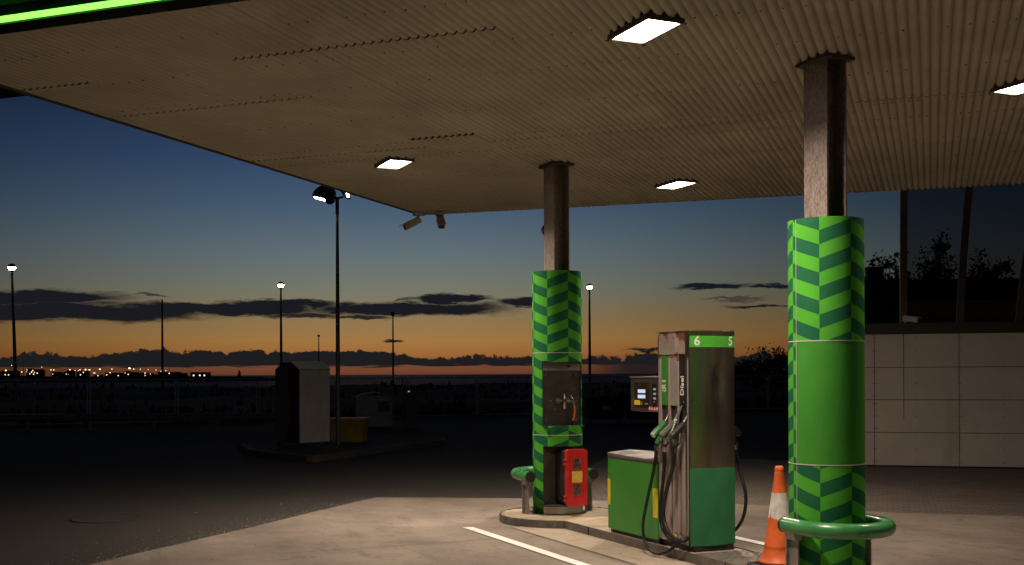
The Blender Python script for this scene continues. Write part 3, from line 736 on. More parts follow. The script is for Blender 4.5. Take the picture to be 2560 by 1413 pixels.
# ------------------------------------------------------------------ pump island
def pump_island():
    t = thing('pump_island', 'low steel-edged pump island carrying both columns and the fuel pump', 'island', (F.x, F.y, 0), TI)
    hw, r = .30, .74; c1, c2 = -.1, -4.80
    def half(y):                                      # half-width of the plan at y
        w = hw if c2 <= y <= c1 else 0
        for c in (c1, c2):
            if abs(y-c) < r: w = max(w, math.sqrt(r*r-(y-c)**2))
        return w
    a0 = math.asin(hw/r); out = []
    for k in range(25):
        a = -a0 + math.pi*1.5 - (2*math.pi-2*a0)*0 ; break
    pts = []
    n = 28
    for k in range(n+1): a = R(-90) + a0 + (2*math.pi-2*a0)*k/n; pts.append((r*math.cos(a), c1 + r*math.sin(a)))
    for k in range(n+1): a = R(90) + a0 + (2*math.pi-2*a0)*k/n; pts.append((r*math.cos(a), c2 + r*math.sin(a)))
    inner = []
    for x, y in pts:
        inner.append((x*(1-.014/max(.2, abs(x))) if abs(x) > .1 else x, y + (-.012 if y > c1+.3 else .012 if y < c2-.3 else 0)))
    m = MB(); k = len(pts)
    vs = [(x, y, .0) for x, y in pts] + [(x, y, .100) for x, y in pts] + [(x, y, .100) for x, y in inner] + [(x, y, .06) for x, y in inner]
    fs = []
    for q in range(3):
        for i in range(k): j = (i+1) % k; fs.append((q*k+i, q*k+j, q*k+k+j, q*k+k+i))
    fs.append(tuple(range(3*k, 4*k))); m.add(vs, fs); m.build('kerb_edge', 'island_steel', t)
    for y in (-1.35, -3.9): MB().box(-hw-.004, -hw-.0005, y-.006, y+.006, .004, .101).build('kerb_joint', 'black', t)
    # decking laid across, piece by piece
    y = c1 + r - .02; i = 0
    while y > -1.70:
        w = .098; h = min(half(y-.012), half(y-w+.012)) - .02
        if h > .05:
            MB().cbox(-h, h, y-w+.006, y, .065, .0975+random.uniform(-.002, .002), .004).build('deck_plank', 'plank', t)
        y -= w; i += 1
    MB().box(-hw+.02, hw-.02, -3.36, -1.72, .062, .094).build('pump_base_slab', 'tile', t)
    pl = MB(); pl.box(-hw+.02, hw-.02, -4.24, -3.37, .062, .0965); pl.build('checker_plate', 'checker', t)
    ch = MB(); w = .05
    for a in range(-5, 6):
        for b in range(0, 17):
            x = a*w; yy = -3.40 - b*w; s = 1 if (a+b) % 2 else -1
            if abs(x) > .26: continue
            dx, dy = .017, .017*s; ox, oy = .0045, -.0045*s
            ch.add([(x-dx, yy-dy, .0966), (x+ox, yy+oy, .0966), (x+dx, yy+dy, .0966), (x-ox, yy-oy, .0966), (x, yy, .1002)],
                [(0, 1, 4), (1, 2, 4), (2, 3, 4), (3, 0, 4)])
    o = ch.build('tread_pattern', 'checker', t); o['kind'] = 'stuff'
    y = -4.25
    while y > c2 - r + .1:
        w = .25; h = min(half(y-.01), half(y-w+.01)) - .02
        MB().cbox(-h, h, y-w+.006, y, .065, .0975, .004).build('deck_plank', 'tile', t); y -= w
pump_island()

# ------------------------------------------------------------------ fuel pump
def fuel_pump():
    O = (0, -2.5, .1)
    t = thing('fuel_pump', 'tall rusty fuel pump with steel end panel and green cabinet', 'fuel pump', isl(0, -2.5, .1), TI)
    B = lambda mb, n, m, p=t: mb.build(n, m, p, O)
    yF, yN = -2.733, -3.28
    B(MB().box(-.232, .212, yN+.002, yF-.002, .15, 2.10), 'tower_core', 'rust_paint')
    B(MB().box(-.225, .205, yN-.03, yF, .0975, .149), 'plinth', 'black')
    bul = lambda x, d=0.: yN - .046*(1-((x+.01)/.252)**2) - d
    def curved(x0, x1, z0, z1, d, th=.02, n=18, ztop=None):
        mb = MB(); vs = []; fs = []
        for i in range(n+1):
            x = x0+(x1-x0)*i/n; zt = z1 if ztop is None else ztop(i)
            vs += [(x, bul(x, d), z0), (x, bul(x, d), zt), (x, bul(x, d)+th, zt), (x, bul(x, d)+th, z0)]
        q = []
        for i in range(n): b = 4*i; q += [(b, b+4, b+5, b+1), (b+1, b+5, b+6, b+2), (b+2, b+6, b+7, b+3), (b+3, b+7, b+4, b)]
        q += [(0, 1, 2, 3), (4*n, 4*n+3, 4*n+2, 4*n+1)]
        mb.add(vs, [f for i, f in enumerate(q) if i % 4 == 0 and i < 4*n], True); return mb.add(vs, [f for i, f in enumerate(q) if i % 4 or i >= 4*n], False)
    e = curved(-.26, .24, .155, 2.14, 0, .07); B(e, 'end_panel', 'stainless')
    rn = random.Random(8); z = [.872]
    for i in range(40): z.append(z[-1]+rn.uniform(-.004, .004) + (.0006 if i < 30 else -.001))
    g = curved(-.2605, .2405, .150, 0, .003, .003, 40, lambda i: z[i]); B(g, 'painted_panel', 'dark_green')
    b = curved(-.2602, .2402, 1.992, 2.098, .0025, .0025, 20); B(b, 'number_band', 'bright_green')
    for s, xc in (('6', -.19), ('5', .182)):
        glyphs('number', s, .118, 'white_print', t, lambda u, v, w, xc=xc: (u+xc, bul(u+xc, .0035)-w-O[1], v+2.046-O[2]), .018, .001)
    # far end panel and cap
    B(MB().prism([(-.25, yF), (.23, yF), (.23, yF+.02), (-.01, yF+.035), (-.25, yF+.02)], .155, 2.12), 'end_panel', 'stainless')
    cap = [(-.262, yF+.02), (-.262, yN-.002)] + [(x, bul(x, .003)) for x in [-.26+.05*i for i in range(11)]] + [(.242, yN), (.242, yF+.02)]
    B(MB().prism(cap[::-1], 2.141, 2.150), 'top_cap', 'rust_paint')
    B(MB().box(-.2625, -.255, yN-.004, yN+.012, .15, 2.14), 'corner_trim', 'void')
    # nozzle side: header, three label bays, recesses and fluted lower panels (both sides of the tower)
    bays = [(-2.786, -2.873), (-2.945, -3.040), (-3.100, -3.200)]
    for side in (-1, 1):
        X = lambda a: -.01 + side*a if side > 0 else -a     # outward from the tower
        def slabx(a, b): return (min(X(a), X(b)), max(X(a), X(b)))
        off = 0 if side < 0 else -.01
        for k, (y1, y0) in enumerate([(yF, -2.900), (-2.914, -3.062), (-3.078, yN)]):
            B(MB().cbox(*slabx(.233, .256+.002*(k % 2)), y0, y1, 1.925, 2.138, .006), 'header_panel', 'rust_paint')
        # upright ribs between the bays
        ribs = [(yF, -2.782), (-2.905, -2.943), (-3.066, -3.098), (-3.235, -3.272)]
        for y1, y0 in ribs: B(MB().cbox(*slabx(.233, .262), y0, y1, .16, 1.922, .009), 'rib', 'rust_paint')
        for k, (y1, y0) in enumerate(bays):
            mt = ('pump_green', 'grey_plate', 'label_black')[k]
            lab = B(MB().box(*slabx(.233, .2555), y0, y1, 1.447, (1.918, 1.862, 1.918)[k]), 'product_label', mt)
            if k == 1: B(MB().box(*slabx(.233, .2548), y0, y1, 1.8622, 1.921), 'blank_panel', 'rust_paint')
            B(MB().add([(X(.234), y0, 1.19), (X(.234), y1, 1.19), (X(.234), y1, 1.44), (X(.234), y0, 1.44), (X(.252), y0, 1.445), (X(.252), y1, 1.445)],
                [(0, 1, 2, 3), (3, 2, 5, 4), (0, 3, 4), (1, 5, 2)]), 'nozzle_recess', 'head_case')
            # bowed lower panel
            n = 8; prof = []
            for i in range(n+1): yy = y1+(y0-y1-.03)*i/n; prof.append((X(.236+.02*math.sin(math.pi*i/n)), yy))
            prof += [(X(.2325), y0-.03), (X(.2325), y1)]
            B(MB().prism(prof, .17, 1.19), 'lower_panel', 'rust_paint')
            B(MB().box(*slabx(.262, .2655), y0-.015, y1-.005, .16, .235), 'foot_plate', 'bare_steel' if k != 1 else 'sticker_yellow')
            if side < 0:
                yc = (y0+y1)/2
                if k == 0:
                    glyphs('label_text', '95', .095, 'white_print', lab, lambda u, v, w: (-.257-w-O[0], -u*.82+yc-.001-O[1], v+1.605-O[2]), .018, .0008)
                    glyphs('label_text', 'Bensín', .034, 'white_print', lab, lambda u, v, w: (-.257-w-O[0], -u*.78+yc-O[1], v+1.678-O[2]), .02, .0008)
                if k == 2:
                    glyphs('label_text', 'Dísel', .082, 'white_print', lab, lambda u, v, w: (-.257-w-O[0], v+yc-.004-O[1], u*1.12+1.635-O[2]), .02, .0008)
                    B(MB().tube([(-.255, yc-.02, 1.475), (-.262, yc-.02, 1.475)], .014, 12), 'key_lock', 'chrome')
    # nozzles and hoses
    def nozzle(yc, mb_, capm, side=-1, spoutm='chrome'):
        X = lambda a: side*a if side < 0 else a-.02
        bd = MB(); bd.tube([(X(.435), yc, 1.168), (X(.40), yc, 1.198), (X(.355), yc, 1.236), (X(.315), yc, 1.275), (X(.298), yc, 1.298)], [.031, .034, .031, .025, .017], 12)
        bd.tube([(X(.385), yc, 1.205), (X(.372), yc, 1.16), (X(.385), yc, 1.11), (X(.395), yc, 1.085)], [.024, .020, .021, .022], 10)
        nz = B(bd, 'nozzle', mb_)
        B(MB().tube([(X(.30), yc, 1.295), (X(.275), yc, 1.335), (X(.258), yc, 1.372)], [.0125, .0105, .010], 10), 'spout', spoutm, nz)
        c = Vector((X(.4355), yc, 1.1675)); d = Vector((side*.72, 0, -.62)).normalized()
        B(MB().tube([c, c+d*.008], [.0315, .029], 14), 'nozzle_cap', capm, nz)
        lv = MB(); lv.tube([(X(.33), yc, 1.245), (X(.325), yc, 1.18), (X(.345), yc, 1.11), (X(.38), yc, 1.075)], .0075, 6); B(lv, 'lever_guard', 'black', nz)
        B(MB().tube([(X(.395), yc, 1.088), (X(.40), yc, 1.06)], .021, 12), 'swivel', 'rubber', nz)
        B(MB().tube([(X(.40), yc, 1.062), (X(.402), yc, 1.018)], [.0235, .0225], 14), 'coupling', 'chrome' if mb_ != 'dirty_nozzle' else 'galv', nz)
        rs = MB()
        for i in range(7): rs.tube([(X(.402), yc, 1.016-i*.018), (X(.403), yc, 1.002-i*.018)], [.0225-.0008*i, .0205-.0008*i], 10)
        B(rs, 'strain_relief', 'rubber', nz)
        return nz
    mat('dirty_nozzle', (.10, .13, .08), .6, 0, .3, 30, dirt=((.16, .14, .10), 20, .5))
    nozzle(-2.925, 'tube_green', 'cone_white'); nozzle(-3.075, 'dirty_nozzle', 'dirty_nozzle', spoutm='galv'); nozzle(-3.25, 'black', 'black')
    nozzle(-3.10, 'black', 'black', 1)
    hs = [[(-.402, -2.925, 1.0), (-.41, -2.885, .82), (-.42, -2.77, .50), (-.425, -2.71, .27), (-.42, -2.77, .10), (-.41, -2.93, .045), (-.37, -3.07, .085), (-.27, -3.15, .19)],
          [(-.402, -3.075, 1.0), (-.39, -3.03, .76), (-.38, -2.965, .54), (-.38, -2.965, .36), (-.38, -3.05, .245), (-.36, -3.18, .20), (-.27, -3.22, .22)],
          [(-.402, -3.25, 1.0), (-.41, -3.22, .86), (-.41, -3.11, .64), (-.40, -3.045, .46), (-.40, -3.085, .325), (-.40, -3.22, .235), (-.36, -3.32, .215), (-.28, -3.29, .23)],
          [(.382, -3.10, 1.0), (.39, -3.16, .80), (.40, -3.23, .58), (.40, -3.19, .38), (.36, -3.10, .24), (.24, -3.06, .22)]]
    for p, r in zip(hs, (.0155, .0165, .0185, .0165)): B(MB().tube(bez(p, 9), r, 12), 'hose', 'rubber')
    # black strap with the product name hanging over the diesel nozzle
    a, b_ = Vector((-.262, -3.15, 1.447)), Vector((-.425, -3.175, 1.13)); u = (b_-a); L = u.length; u = u/L; wv = Vector((0, -1, 0)); wv = (wv - u*wv.dot(u)).normalized(); nv = u.cross(wv)
    if nv.x > 0: nv = -nv
    st = MB(); q = [a-wv*.017, a+wv*.017, b_+wv*.020, b_-wv*.020]; st.add(q + [v-nv*.006 for v in q], [(0, 1, 2, 3), (7, 6, 5, 4), (0, 4, 5, 1), (1, 5, 6, 2), (2, 6, 7, 3), (3, 7, 4, 0)])
    so = B(st, 'name_strap', 'label_black')
    Ov = Vector(O); mid = a.lerp(b_, .58)
    glyphs('label_text', 'Dísel', .034, 'white_print', so, lambda x, y, w: tuple(mid + u*x*2.1 - wv*y*-1*-1 + nv*(.0015+w) - Ov), .02, .0005)
    # display head over the cabinet
    hd = B(MB().cbox(-.20, .18, -2.731, -2.092, 1.370, 1.705, .008), 'display_head', 'head_case')
    B(MB().box(-.206, .186, -2.7305, -2.086, 1.7055, 1.722), 'head_lid', 'bare_steel', hd)
    Y = lambda f: -2.092 - f*.639                      # along the face, 0 far .. 1 near
    Zf = lambda f: 1.705 - f*.335
    def face(nm, m, f0, f1, g0, g1, th=.003, x=-.2005): return B(MB().box(x-th, x, Y(f1), Y(f0), Zf(g1), Zf(g0)), nm, m, hd)
    face('screen_window', 'head_glass', .13, .57, .14, .86)
    face('price_window', 'head_glass', .67, .80, .16, .86)
    for g in (.34, .50): face('lcd_screen', 'lcd', .25, .47, g, g+.105, .003, -.2036)
    for g in (.30, .435, .57): face('price_screen', 'lcd_dim', .715, .79, g, g+.055, .002, -.2036)
    face('warning_sticker', 'yellow', .135, .31, .665, .805, .002, -.2036)
    face('small_label', 'grey_plate', .46, .55, .745, .78, .002, -.2036)
    face('small_label', 'grey_plate', .71, .76, .68, .71, .002, -.2036)
    face('small_label', 'cone_orange', .335, .375, .71, .80, .002, -.2036)
    for k, ch in enumerate('ocoe'):
        y = Y(.60+.075*k); z = Zf(.90)
        B(MB().tube([(-.2002, y, z), (-.2035, y, z)], .023, 16), 'red_badge', 'red_print', hd)
        glyphs('badge_letter', ch, .05, 'white_print', hd, lambda u_, v, w, y=y, z=z: (-.2045-w-O[0], -u_+y-O[1], v+z+.004-O[2]), .03, .0006)
    B(MB().tube([(-.2005, Y(.88), Zf(.53)), (-.205, Y(.88), Zf(.53))], .012, 10), 'head_lock', 'void', hd)
    # green hydraulic cabinet
    B(MB().box(-.25, .23, -2.728, -1.76, .0975, .135), 'cabinet_plinth', 'black')
    cb = B(MB().cbox(-.27, .25, -2.730, -1.735, .1355, .885, .004), 'cabinet', 'pump_green')
    lid = MB(); lid.add([(-.272, -2.730, .886), (.252, -2.730, .886), (.252, -1.730, .886), (-.272, -1.730, .886), (-.272, -2.730, .905), (.252, -2.730, .905), (.252, -1.730, .925), (-.272, -1.730, .925),
        (-.01, -2.730, .925), (-.01, -1.73, .95)], [(0, 3, 2, 1), (0, 1, 5, 8, 4), (1, 2, 6, 5), (2, 3, 7, 9, 6), (3, 0, 4, 7), (4, 8, 9, 7), (8, 5, 6, 9)])
    B(lid, 'cabinet_lid', 'bare_steel')
    B(MB().box(-.2722, -.2702, -2.716, -1.737, .870, .8835), 'lid_strip', 'head_case', cb)
    B(MB().box(-.2735, -.2702, -1.79, -1.737, .385, .655), 'reflector', 'yellow', cb)
    B(MB().box(-.2735, -.2702, -2.7295, -2.645, .350, .635), 'reflector', 'yellow', cb)
    B(MB().tube([(-.2702, -2.19, .842), (-.276, -2.19, .842)], .011, 10), 'cabinet_lock', 'galv', cb)
    for y in (-1.80, -2.68): B(MB().tube([(-.2505, y, .118), (-.258, y, .118)], .008, 8), 'bolt', 'galv')
fuel_pump()

def cone():
    t = thing('traffic_cone', 'scuffed orange traffic cone with torn white sleeve beside the near column', 'traffic cone', isl(.0, -4.27, .0975), R(40))
    H = .86
    r = lambda z: .142 - (.142-.030)*(z-.07)/(H-.07)
    MB().lathe([(.001, .03), (.165, .03), (.185, .045), (.176, .058), (.150, .085), (.141, .12), (r(.14), .14), (r(.17), .17), (r(.172)+.003, .175), (r(.19)+.001, .19), (r(.4), .40), (r(.63), .63), (r(.79), .79), (r(.8)+.004, .80), (r(.80)-.004, .812), (r(.82)+.004, .82), (r(.85)+.004, .85), (r(.86)-.004, .86), (.018, .86), (.016, .80)], n=32).build('cone_body', 'cone_orange', t)
    s = MB(); n = 48; vs = []; fs = []; rn = random.Random(5); z = .385
    for k in range(n):
        a = 2*math.pi*k/n; zl = .405 + .02*math.sin(2*a+1.9) + rn.uniform(-.008, .008) + (.03 if k % 11 == 0 else 0) - .045*max(0, math.cos(a-5.4))**4
        vs += [((r(zl)+.0022)*math.cos(a), (r(zl)+.0022)*math.sin(a), zl), ((r(.633)+.0022)*math.cos(a), (r(.633)+.0022)*math.sin(a), .633)]
    for k in range(n): j = (k+1) % n; fs.append((2*k, 2*j, 2*j+1, 2*k+1))
    s.add(vs, fs, True).build('reflective_sleeve', 'cone_white', t)
    MB().cbox(-.20, .20, -.20, .20, 0, .032, .012).build('base', 'rubber', t)
cone()

# ------------------------------------------------------------------ security cameras
def cctv(pos, yaw, pitch, label, stem=.10, upside=False):
    t = thing('security_camera', label, 'camera', pos, yaw, 'white security cameras')
    if not upside:
        MB().cbox(-.075, .075, -.06, .06, -.055, 0, .008).build('mount_plate', 'camera_white', t)
        MB().tube([(0, 0, -.05), (0, 0, -.05-stem)], .022, 10).build('stem', 'camera_white', t); zc = -.06-stem
    else:
        MB().tube([(0, 0, 0), (0, 0, stem)], .025, 10).build('stem', 'camera_white', t); zc = stem+.03
    rot = Matrix.Rotation(pitch, 4, 'Y')
    b = MB().cbox(-.04, .24, -.05, .05, -.05, .05, .012); b.v = [tuple(rot @ Vector(v) + Vector((0, 0, zc))) for v in b.v]; body = b.build('housing', 'camera_white', t)
    h = MB().box(-.045, .30, -.056, .056, .0505, .057); h.v = [tuple(rot @ Vector(v) + Vector((0, 0, zc))) for v in h.v]; h.build('sun_shield', 'camera_white', body)
    f = MB().box(.2402, .246, -.043, .043, -.043, .043); f.v = [tuple(rot @ Vector(v) + Vector((0, 0, zc))) for v in f.v]; f.build('front_glass', 'black', body)
cctv((-1.44, 17.55, 4.26), R(195), R(28), 'white security camera hanging at the canopy corner, aimed left', .07)
cctv((-1.10, 17.48, 4.25), R(-78), R(30), 'white security camera under the canopy edge, aimed towards the pumps', .06)

# ------------------------------------------------------------------ station building on the right
def building():
    WA = R(-15); P = Vector((6.573, 21.117, 0))
    t = thing('station_building', 'low station building with pale panel wall and dark tinted glass screen', 'building', P, WA)
    zs = [.03, .642, 1.247, 1.845, 2.464]; xs = [-.70, .156, 1.629, 3.13, 4.63, 6.13, 7.63]; g = .006
    MB().box(-.72, 7.7, .03, .30, -.02, 2.46).build('backing_wall', 'wall_back', t)
    for i in range(len(xs)-1):
        for j in range(4):
            o = MB().box(xs[i]+g, xs[i+1]-g, random.uniform(0, .003), .028, zs[j]+g, zs[j+1]-g).build('wall_panel', 'wall_panel', t)
    sm = MB()
    for i in range(len(xs)-1):
        w = xs[i+1]-xs[i]
        for j in range(4):
            for fx in (.02, .5, .98):
                for fz in (.12, .5, .88):
                    x = xs[i]+w*fx; z = zs[j]+(zs[j+1]-zs[j])*fz; sm.tube([(x, .002, z), (x, -.004, z)], .009, 6)
    o = sm.build('panel_screws', 'wall_back', t); o['kind'] = 'stuff'
    MB().box(-.75, 7.75, -.05, .32, 2.466, 2.63).build('ledge', 'ledge', t)
    MB().box(-.75, 7.75, -.06, .34, 2.632, 2.66).build('ledge_cap', 'ledge', t)
    MB().box(.663, .677, -.0065, -.004, .9, 2.46).build('rust_streak', 'streak', t).scale = (1, 1, 1)
    tops = [(.683, .683), (1.66, 1.86), (2.66, 3.12), (3.66, 4.45), (4.66, 5.8)]
    for a, b in tops:
        m = MB(); n = 8; vs = []; fs = []
        for k in range(n+1):
            s = k/n; z = 2.66 + 3.2*s; x = a + (b-a)*s**1.25; y = .13 - .35*s*s; w = .062
            vs += [(x-w, y-.05, z), (x+w, y-.05, z), (x+w, y+.09, z), (x-w, y+.09, z)]
        for k in range(n):
            for q in range(4): fs.append((4*k+q, 4*k+(q+1) % 4, 4*k+4+(q+1) % 4, 4*k+4+q))
        fs += [(3, 2, 1, 0), tuple(4*n+q for q in range(4))]
        m.add(vs, fs).build('glazing_rib', 'frame_brown', t)
    for (a, b), (c, d) in zip(tops, tops[1:]):
        m = MB(); n = 8; vs = []; fs = []
        for k in range(n+1):
            s = k/n; z = 2.67 + 3.2*s; y = .13 - .35*s*s; x0 = a + (b-a)*s**1.25 + .064; x1 = c + (d-c)*s**1.25 - .064
            vs += [(x0, y, z), (x1, y, z), (x1, y+.012, z), (x0, y+.012, z)]
        for k in range(n):
            for q in range(4): fs.append((4*k+q, 4*k+(q+1) % 4, 4*k+4+(q+1) % 4, 4*k+4+q))
        m.add(vs, fs).build('glass_pane', 'tinted_glass', t)
    MB().box(.6, 6, -.6, .2, 5.88, 6.1).build('head_beam', 'frame_brown', t)
    cp = P + Matrix.Rotation(WA, 4, 'Z') @ Vector((.70, -.02, 2.66))
    cctv(cp, R(-35), R(8), 'white security camera on the ledge of the panelled building', .05, True)
    # dark low block behind, with a louvred vent
    b = thing('dark_outbuilding', 'dark flat-roofed block behind the glass screen', 'building', (9.2, 29, 0), R(-8))
    for k in range(8): MB().box(.02+k*.72-.6, .72+k*.72-.6, random.uniform(0, .01), .06, 0, 4.02).build('wall_board', 'dark_wall', b)
    MB().box(-.62, 9.6, .06, 3, 0, 4.02).build('wall', 'dark_wall', b); MB().box(-.66, 9.64, -.04, 3.04, 4.022, 4.10).build('roof', 'dark_wall', b)
    v = thing('roof_vent', 'dark louvred vent box on the outbuilding roof', 'vent', (9.62, 29.8, 4.1), R(-8))
    for k in range(4): MB().box(-.3, .11, -.2, .2, .09*k+.005, .09*k+.075).build('louvre', 'dark_wall', v)
    MB().box(-.28, .09, -.18, .18, 0, .36).build('vent_core', 'void', v); MB().box(-.32, .13, -.22, .22, .362, .40).build('vent_cap', 'dark_wall', v)
building()

# ------------------------------------------------------------------ trees and bushes
def tree(x, y, h, label, seed, spread=1.2, leaves=1500, bush=False, group='trees behind the station building'):
    rn = random.Random(seed); t = thing('bush' if bush else 'tree', label, 'bush' if bush else 'tree', (x, y, 0), 0, group)
    br = MB(); tips = []
    br.tube([(0, 0, 0), (.05, .03, h*.35), (.0, .0, h*.62)], [.09, .07, .04], 8)
    for k in range(16):
        z0 = h*rn.uniform(.3, .62); a = rn.uniform(0, 6.28); L = spread*rn.uniform(.5, 1.1); up = h*rn.uniform(.12, .42)
        p0 = Vector((0, 0, z0)); p2 = Vector((math.cos(a)*L, math.sin(a)*L, min(h*1.0, z0+up))); p1 = p0.lerp(p2, .5)+Vector((0, 0, -.05*h*rn.random()))
        br.tube([p0, p1, p2], [.035, .022, .006], 5); tips.append((p1, p2))
        for q in range(4):
            s = p1.lerp(p2, rn.uniform(.1, 1)); e = s + Vector((rn.uniform(-.5, .5), rn.uniform(-.5, .5), rn.uniform(.1, .55)))*spread*.7
            if e.z > h: e.z = h - rn.uniform(0, .2)
            br.tube([s, e], [.012, .004], 4); tips.append((s, e))
    br.build('trunk', 'bark', t, fix=False)
    lf = MB()
    for k in range(leaves):
        a, b = rn.choice(tips); p = a.lerp(b, rn.random()**.6) + Vector((rn.gauss(0, .11), rn.gauss(0, .11), rn.gauss(0, .10)))
        u = Vector((rn.gauss(0, 1), rn.gauss(0, 1), rn.gauss(0, 1))).normalized(); v = u.cross(Vector((rn.gauss(0, 1), rn.gauss(0, 1), rn.gauss(0, 1)))).normalized(); s = rn.uniform(.05, .095)
        lf.add([p-u*s, p+v*s*.42, p+u*s, p-v*s*.42], [(0, 1, 2, 3)])
    lf.build('crown', 'leaf', t, fix=False)
for i, (x, y, h, L, sp) in enumerate([(11.5, 36, 5.15, 'sparse twiggy tree just right of the near column top', 1.0), (12.35, 36.5, 5.6, 'leafy tree straddling the first glazing rib', 1.15), (13.3, 36, 5.9, 'tallest leafy tree seen through the tinted glass', 1.2),
        (14.3, 36.5, 5.6, 'dense tree behind glass left of the second rib', 1.1), (15.2, 37, 5.35, 'small tree behind glass right of the second rib', .9), (16.3, 37, 5.1, 'lowest tree behind glass nearest the right edge', .9)]):
    tree(x, y, h, L, 20+i, sp*1.25, 3600)
for i, (x, y, h, sp, L) in enumerate([(12.6, 55, 2.4, 2.2, 'dark bush on the skyline left of the near column'), (14.2, 56, 3.1, 2.4, 'taller dark bush half hidden by the near column'), (10.6, 60, 2.0, 2.0, 'low dark bush on the skyline between pump and near column')]):
    tree(x, y, h, L, 60+i, sp, 2600, True, 'dark bushes on the skyline')

# ------------------------------------------------------------------ street lamps and poles
def globe_lamp(x, y, h, label, lean=0., lit=True):
    t = thing('street_lamp', label, 'street lamp', (x, y, 0), 0, 'globe street lamps'); dx = -lean
    MB().tube([(0, 0, 0), (dx*.5, 0, h*.5), (dx, 0, h-.36)], [.095, .075, .05], 12).build('pole', 'pole_grey', t)
    MB().lathe([(.05, -.38), (.09, -.36), (.10, -.31), (.13, -.29)], (dx, 0, h), 16).build('collar', 'pole_dark', t)
    MB().ball((dx, 0, h-.17), .165, 16, 8, z1=.12).build('lamp_glass', 'lamp_glass' if lit else 'head_glass', t)
    MB().ball((dx, 0, h-.17), .19, 16, 6, z0=.10).build('hood', 'pole_dark', t)
globe_lamp(-23.03, 52.8, 6.98, 'lit globe street lamp leaning slightly at the left edge', .19)
globe_lamp(-13.0, 64, 7.0, 'lit globe street lamp behind the pale clothes bin')
globe_lamp(4.52, 66, 6.97, 'lit globe street lamp just right of the far column')
globe_lamp(-9.77, 93.4, 6.9, 'unlit dark street lamp standing alone against the sunset', 0, False)
def pole(x, y, h, label, r, cap=False):
    t = thing('bare_pole', label, 'pole', (x, y, 0), 0, 'bare poles')
    MB().tube([(0, 0, -.3), (0, 0, h)], [r, r*.55], 10).build('shaft', 'pole_dark', t)
    if cap: MB().lathe([(.03, 0), (.14, .06), (.16, .22), (.03, .26), (.001, .27)], (0, 0, h), 12).build('pole_head', 'pole_dark', t)
    else: MB().ball((0, 0, h), r*.6, 8, 4).build('finial', 'pole_dark', t)
pole(-30.15, 98, 8.28, 'bare tapered pole left of the middle globe lamp', .12)
pole(-22.1, 130, 6.1, 'thin short pole rising behind the pale clothes bin roof', .09, True)

def flood_lamp():
    t = thing('flood_lamp', 'tall dark lamp post with two floodlight heads below the canopy edge', 'lamp post', (-4.06, 26.5, .10), 0); h = 5.82
    MB().tube([(0, 0, 0), (0, 0, h*.5), (0, 0, h-.02)], [.058, .047, .031], 14).build('pole', 'pole_grey', t)
    MB().tube([(0, 0, h-.42), (0, 0, h-.04)], [.043, .043], 12).build('sleeve', 'pole_dark', t)
    MB().tube([(-.09, 0, h-.03), (0, 0, h-.05), (.14, 0, h-.02)], .026, 8).build('bracket', 'pole_dark', t)
    # left: domed hood, tipped down to the left
    n = 12; m = MB(); pr = []
    for k in range(n+1): a = R(180*k/n); pr.append((-.30-.26*math.cos(a)*1.0, .225*math.sin(a)))
    pr = [(-.56, 0.0)] + [(-.30-.26*math.cos(R(180*k/n)), .23*math.sin(R(180*k/n))) for k in range(1, n)] + [(-.05, -.02), (-.07, -.15), (-.14, -.20), (-.23, -.18), (-.25, -.10)]
    rot = lambda x, z: (x*math.cos(.10)+z*math.sin(.10), z*math.cos(.10)-x*math.sin(.10)*-1)
    pr2 = [rot(x, z) for x, z in pr]; k = len(pr2)
    m.add([(x, -.16, h+.04+z) for x, z in pr2] + [(x, .16, h+.04+z) for x, z in pr2], [(i, (i+1) % k, k+(i+1) % k, k+i) for i in range(k)] + [tuple(range(k)), tuple(range(2*k-1, k-1, -1))])
    hd = m.build('left_head', 'pole_dark', t)
    ln = MB(); pts = [rot(x, z) for x, z in [(-.52, -.012), (-.27, -.085), (-.27, -.11), (-.52, -.03)]]; k = 4
    ln.add([(x, -.14, h+.04+z) for x, z in pts] + [(x, .14, h+.04+z) for x, z in pts], [(i, (i+1) % k, k+(i+1) % k, k+i) for i in range(k)] + [tuple(range(k)), tuple(range(2*k-1, k-1, -1))]); ln.build('lens', 'flood_lens', hd)
    r = MB(); r.add([(.09, -.14, h+.11), (.27, -.14, h+.08), (.30, -.14, h-.06), (.17, -.14, h-.03), (.09, .14, h+.11), (.27, .14, h+.08), (.30, .14, h-.06), (.17, .14, h-.03)],
        [(0, 1, 2, 3), (7, 6, 5, 4), (0, 4, 5, 1), (1, 5, 6, 2), (2, 6, 7, 3), (3, 7, 4, 0)]); rh = r.build('right_head', 'pole_dark', t)
    q = MB(); q.add([(.222, -.1405, h+.085), (.285, -.1405, h+.075), (.31, -.1405, h-.055), (.245, -.1405, h-.04), (.222, -.155, h+.085), (.285, -.155, h+.075), (.31, -.155, h-.055), (.245, -.155, h-.04)],
        [(0, 1, 2, 3), (7, 6, 5, 4), (0, 4, 5, 1), (1, 5, 6, 2), (2, 6, 7, 3), (3, 7, 4, 0)]); q.build('lens', 'flood_lens', rh)
flood_lamp()

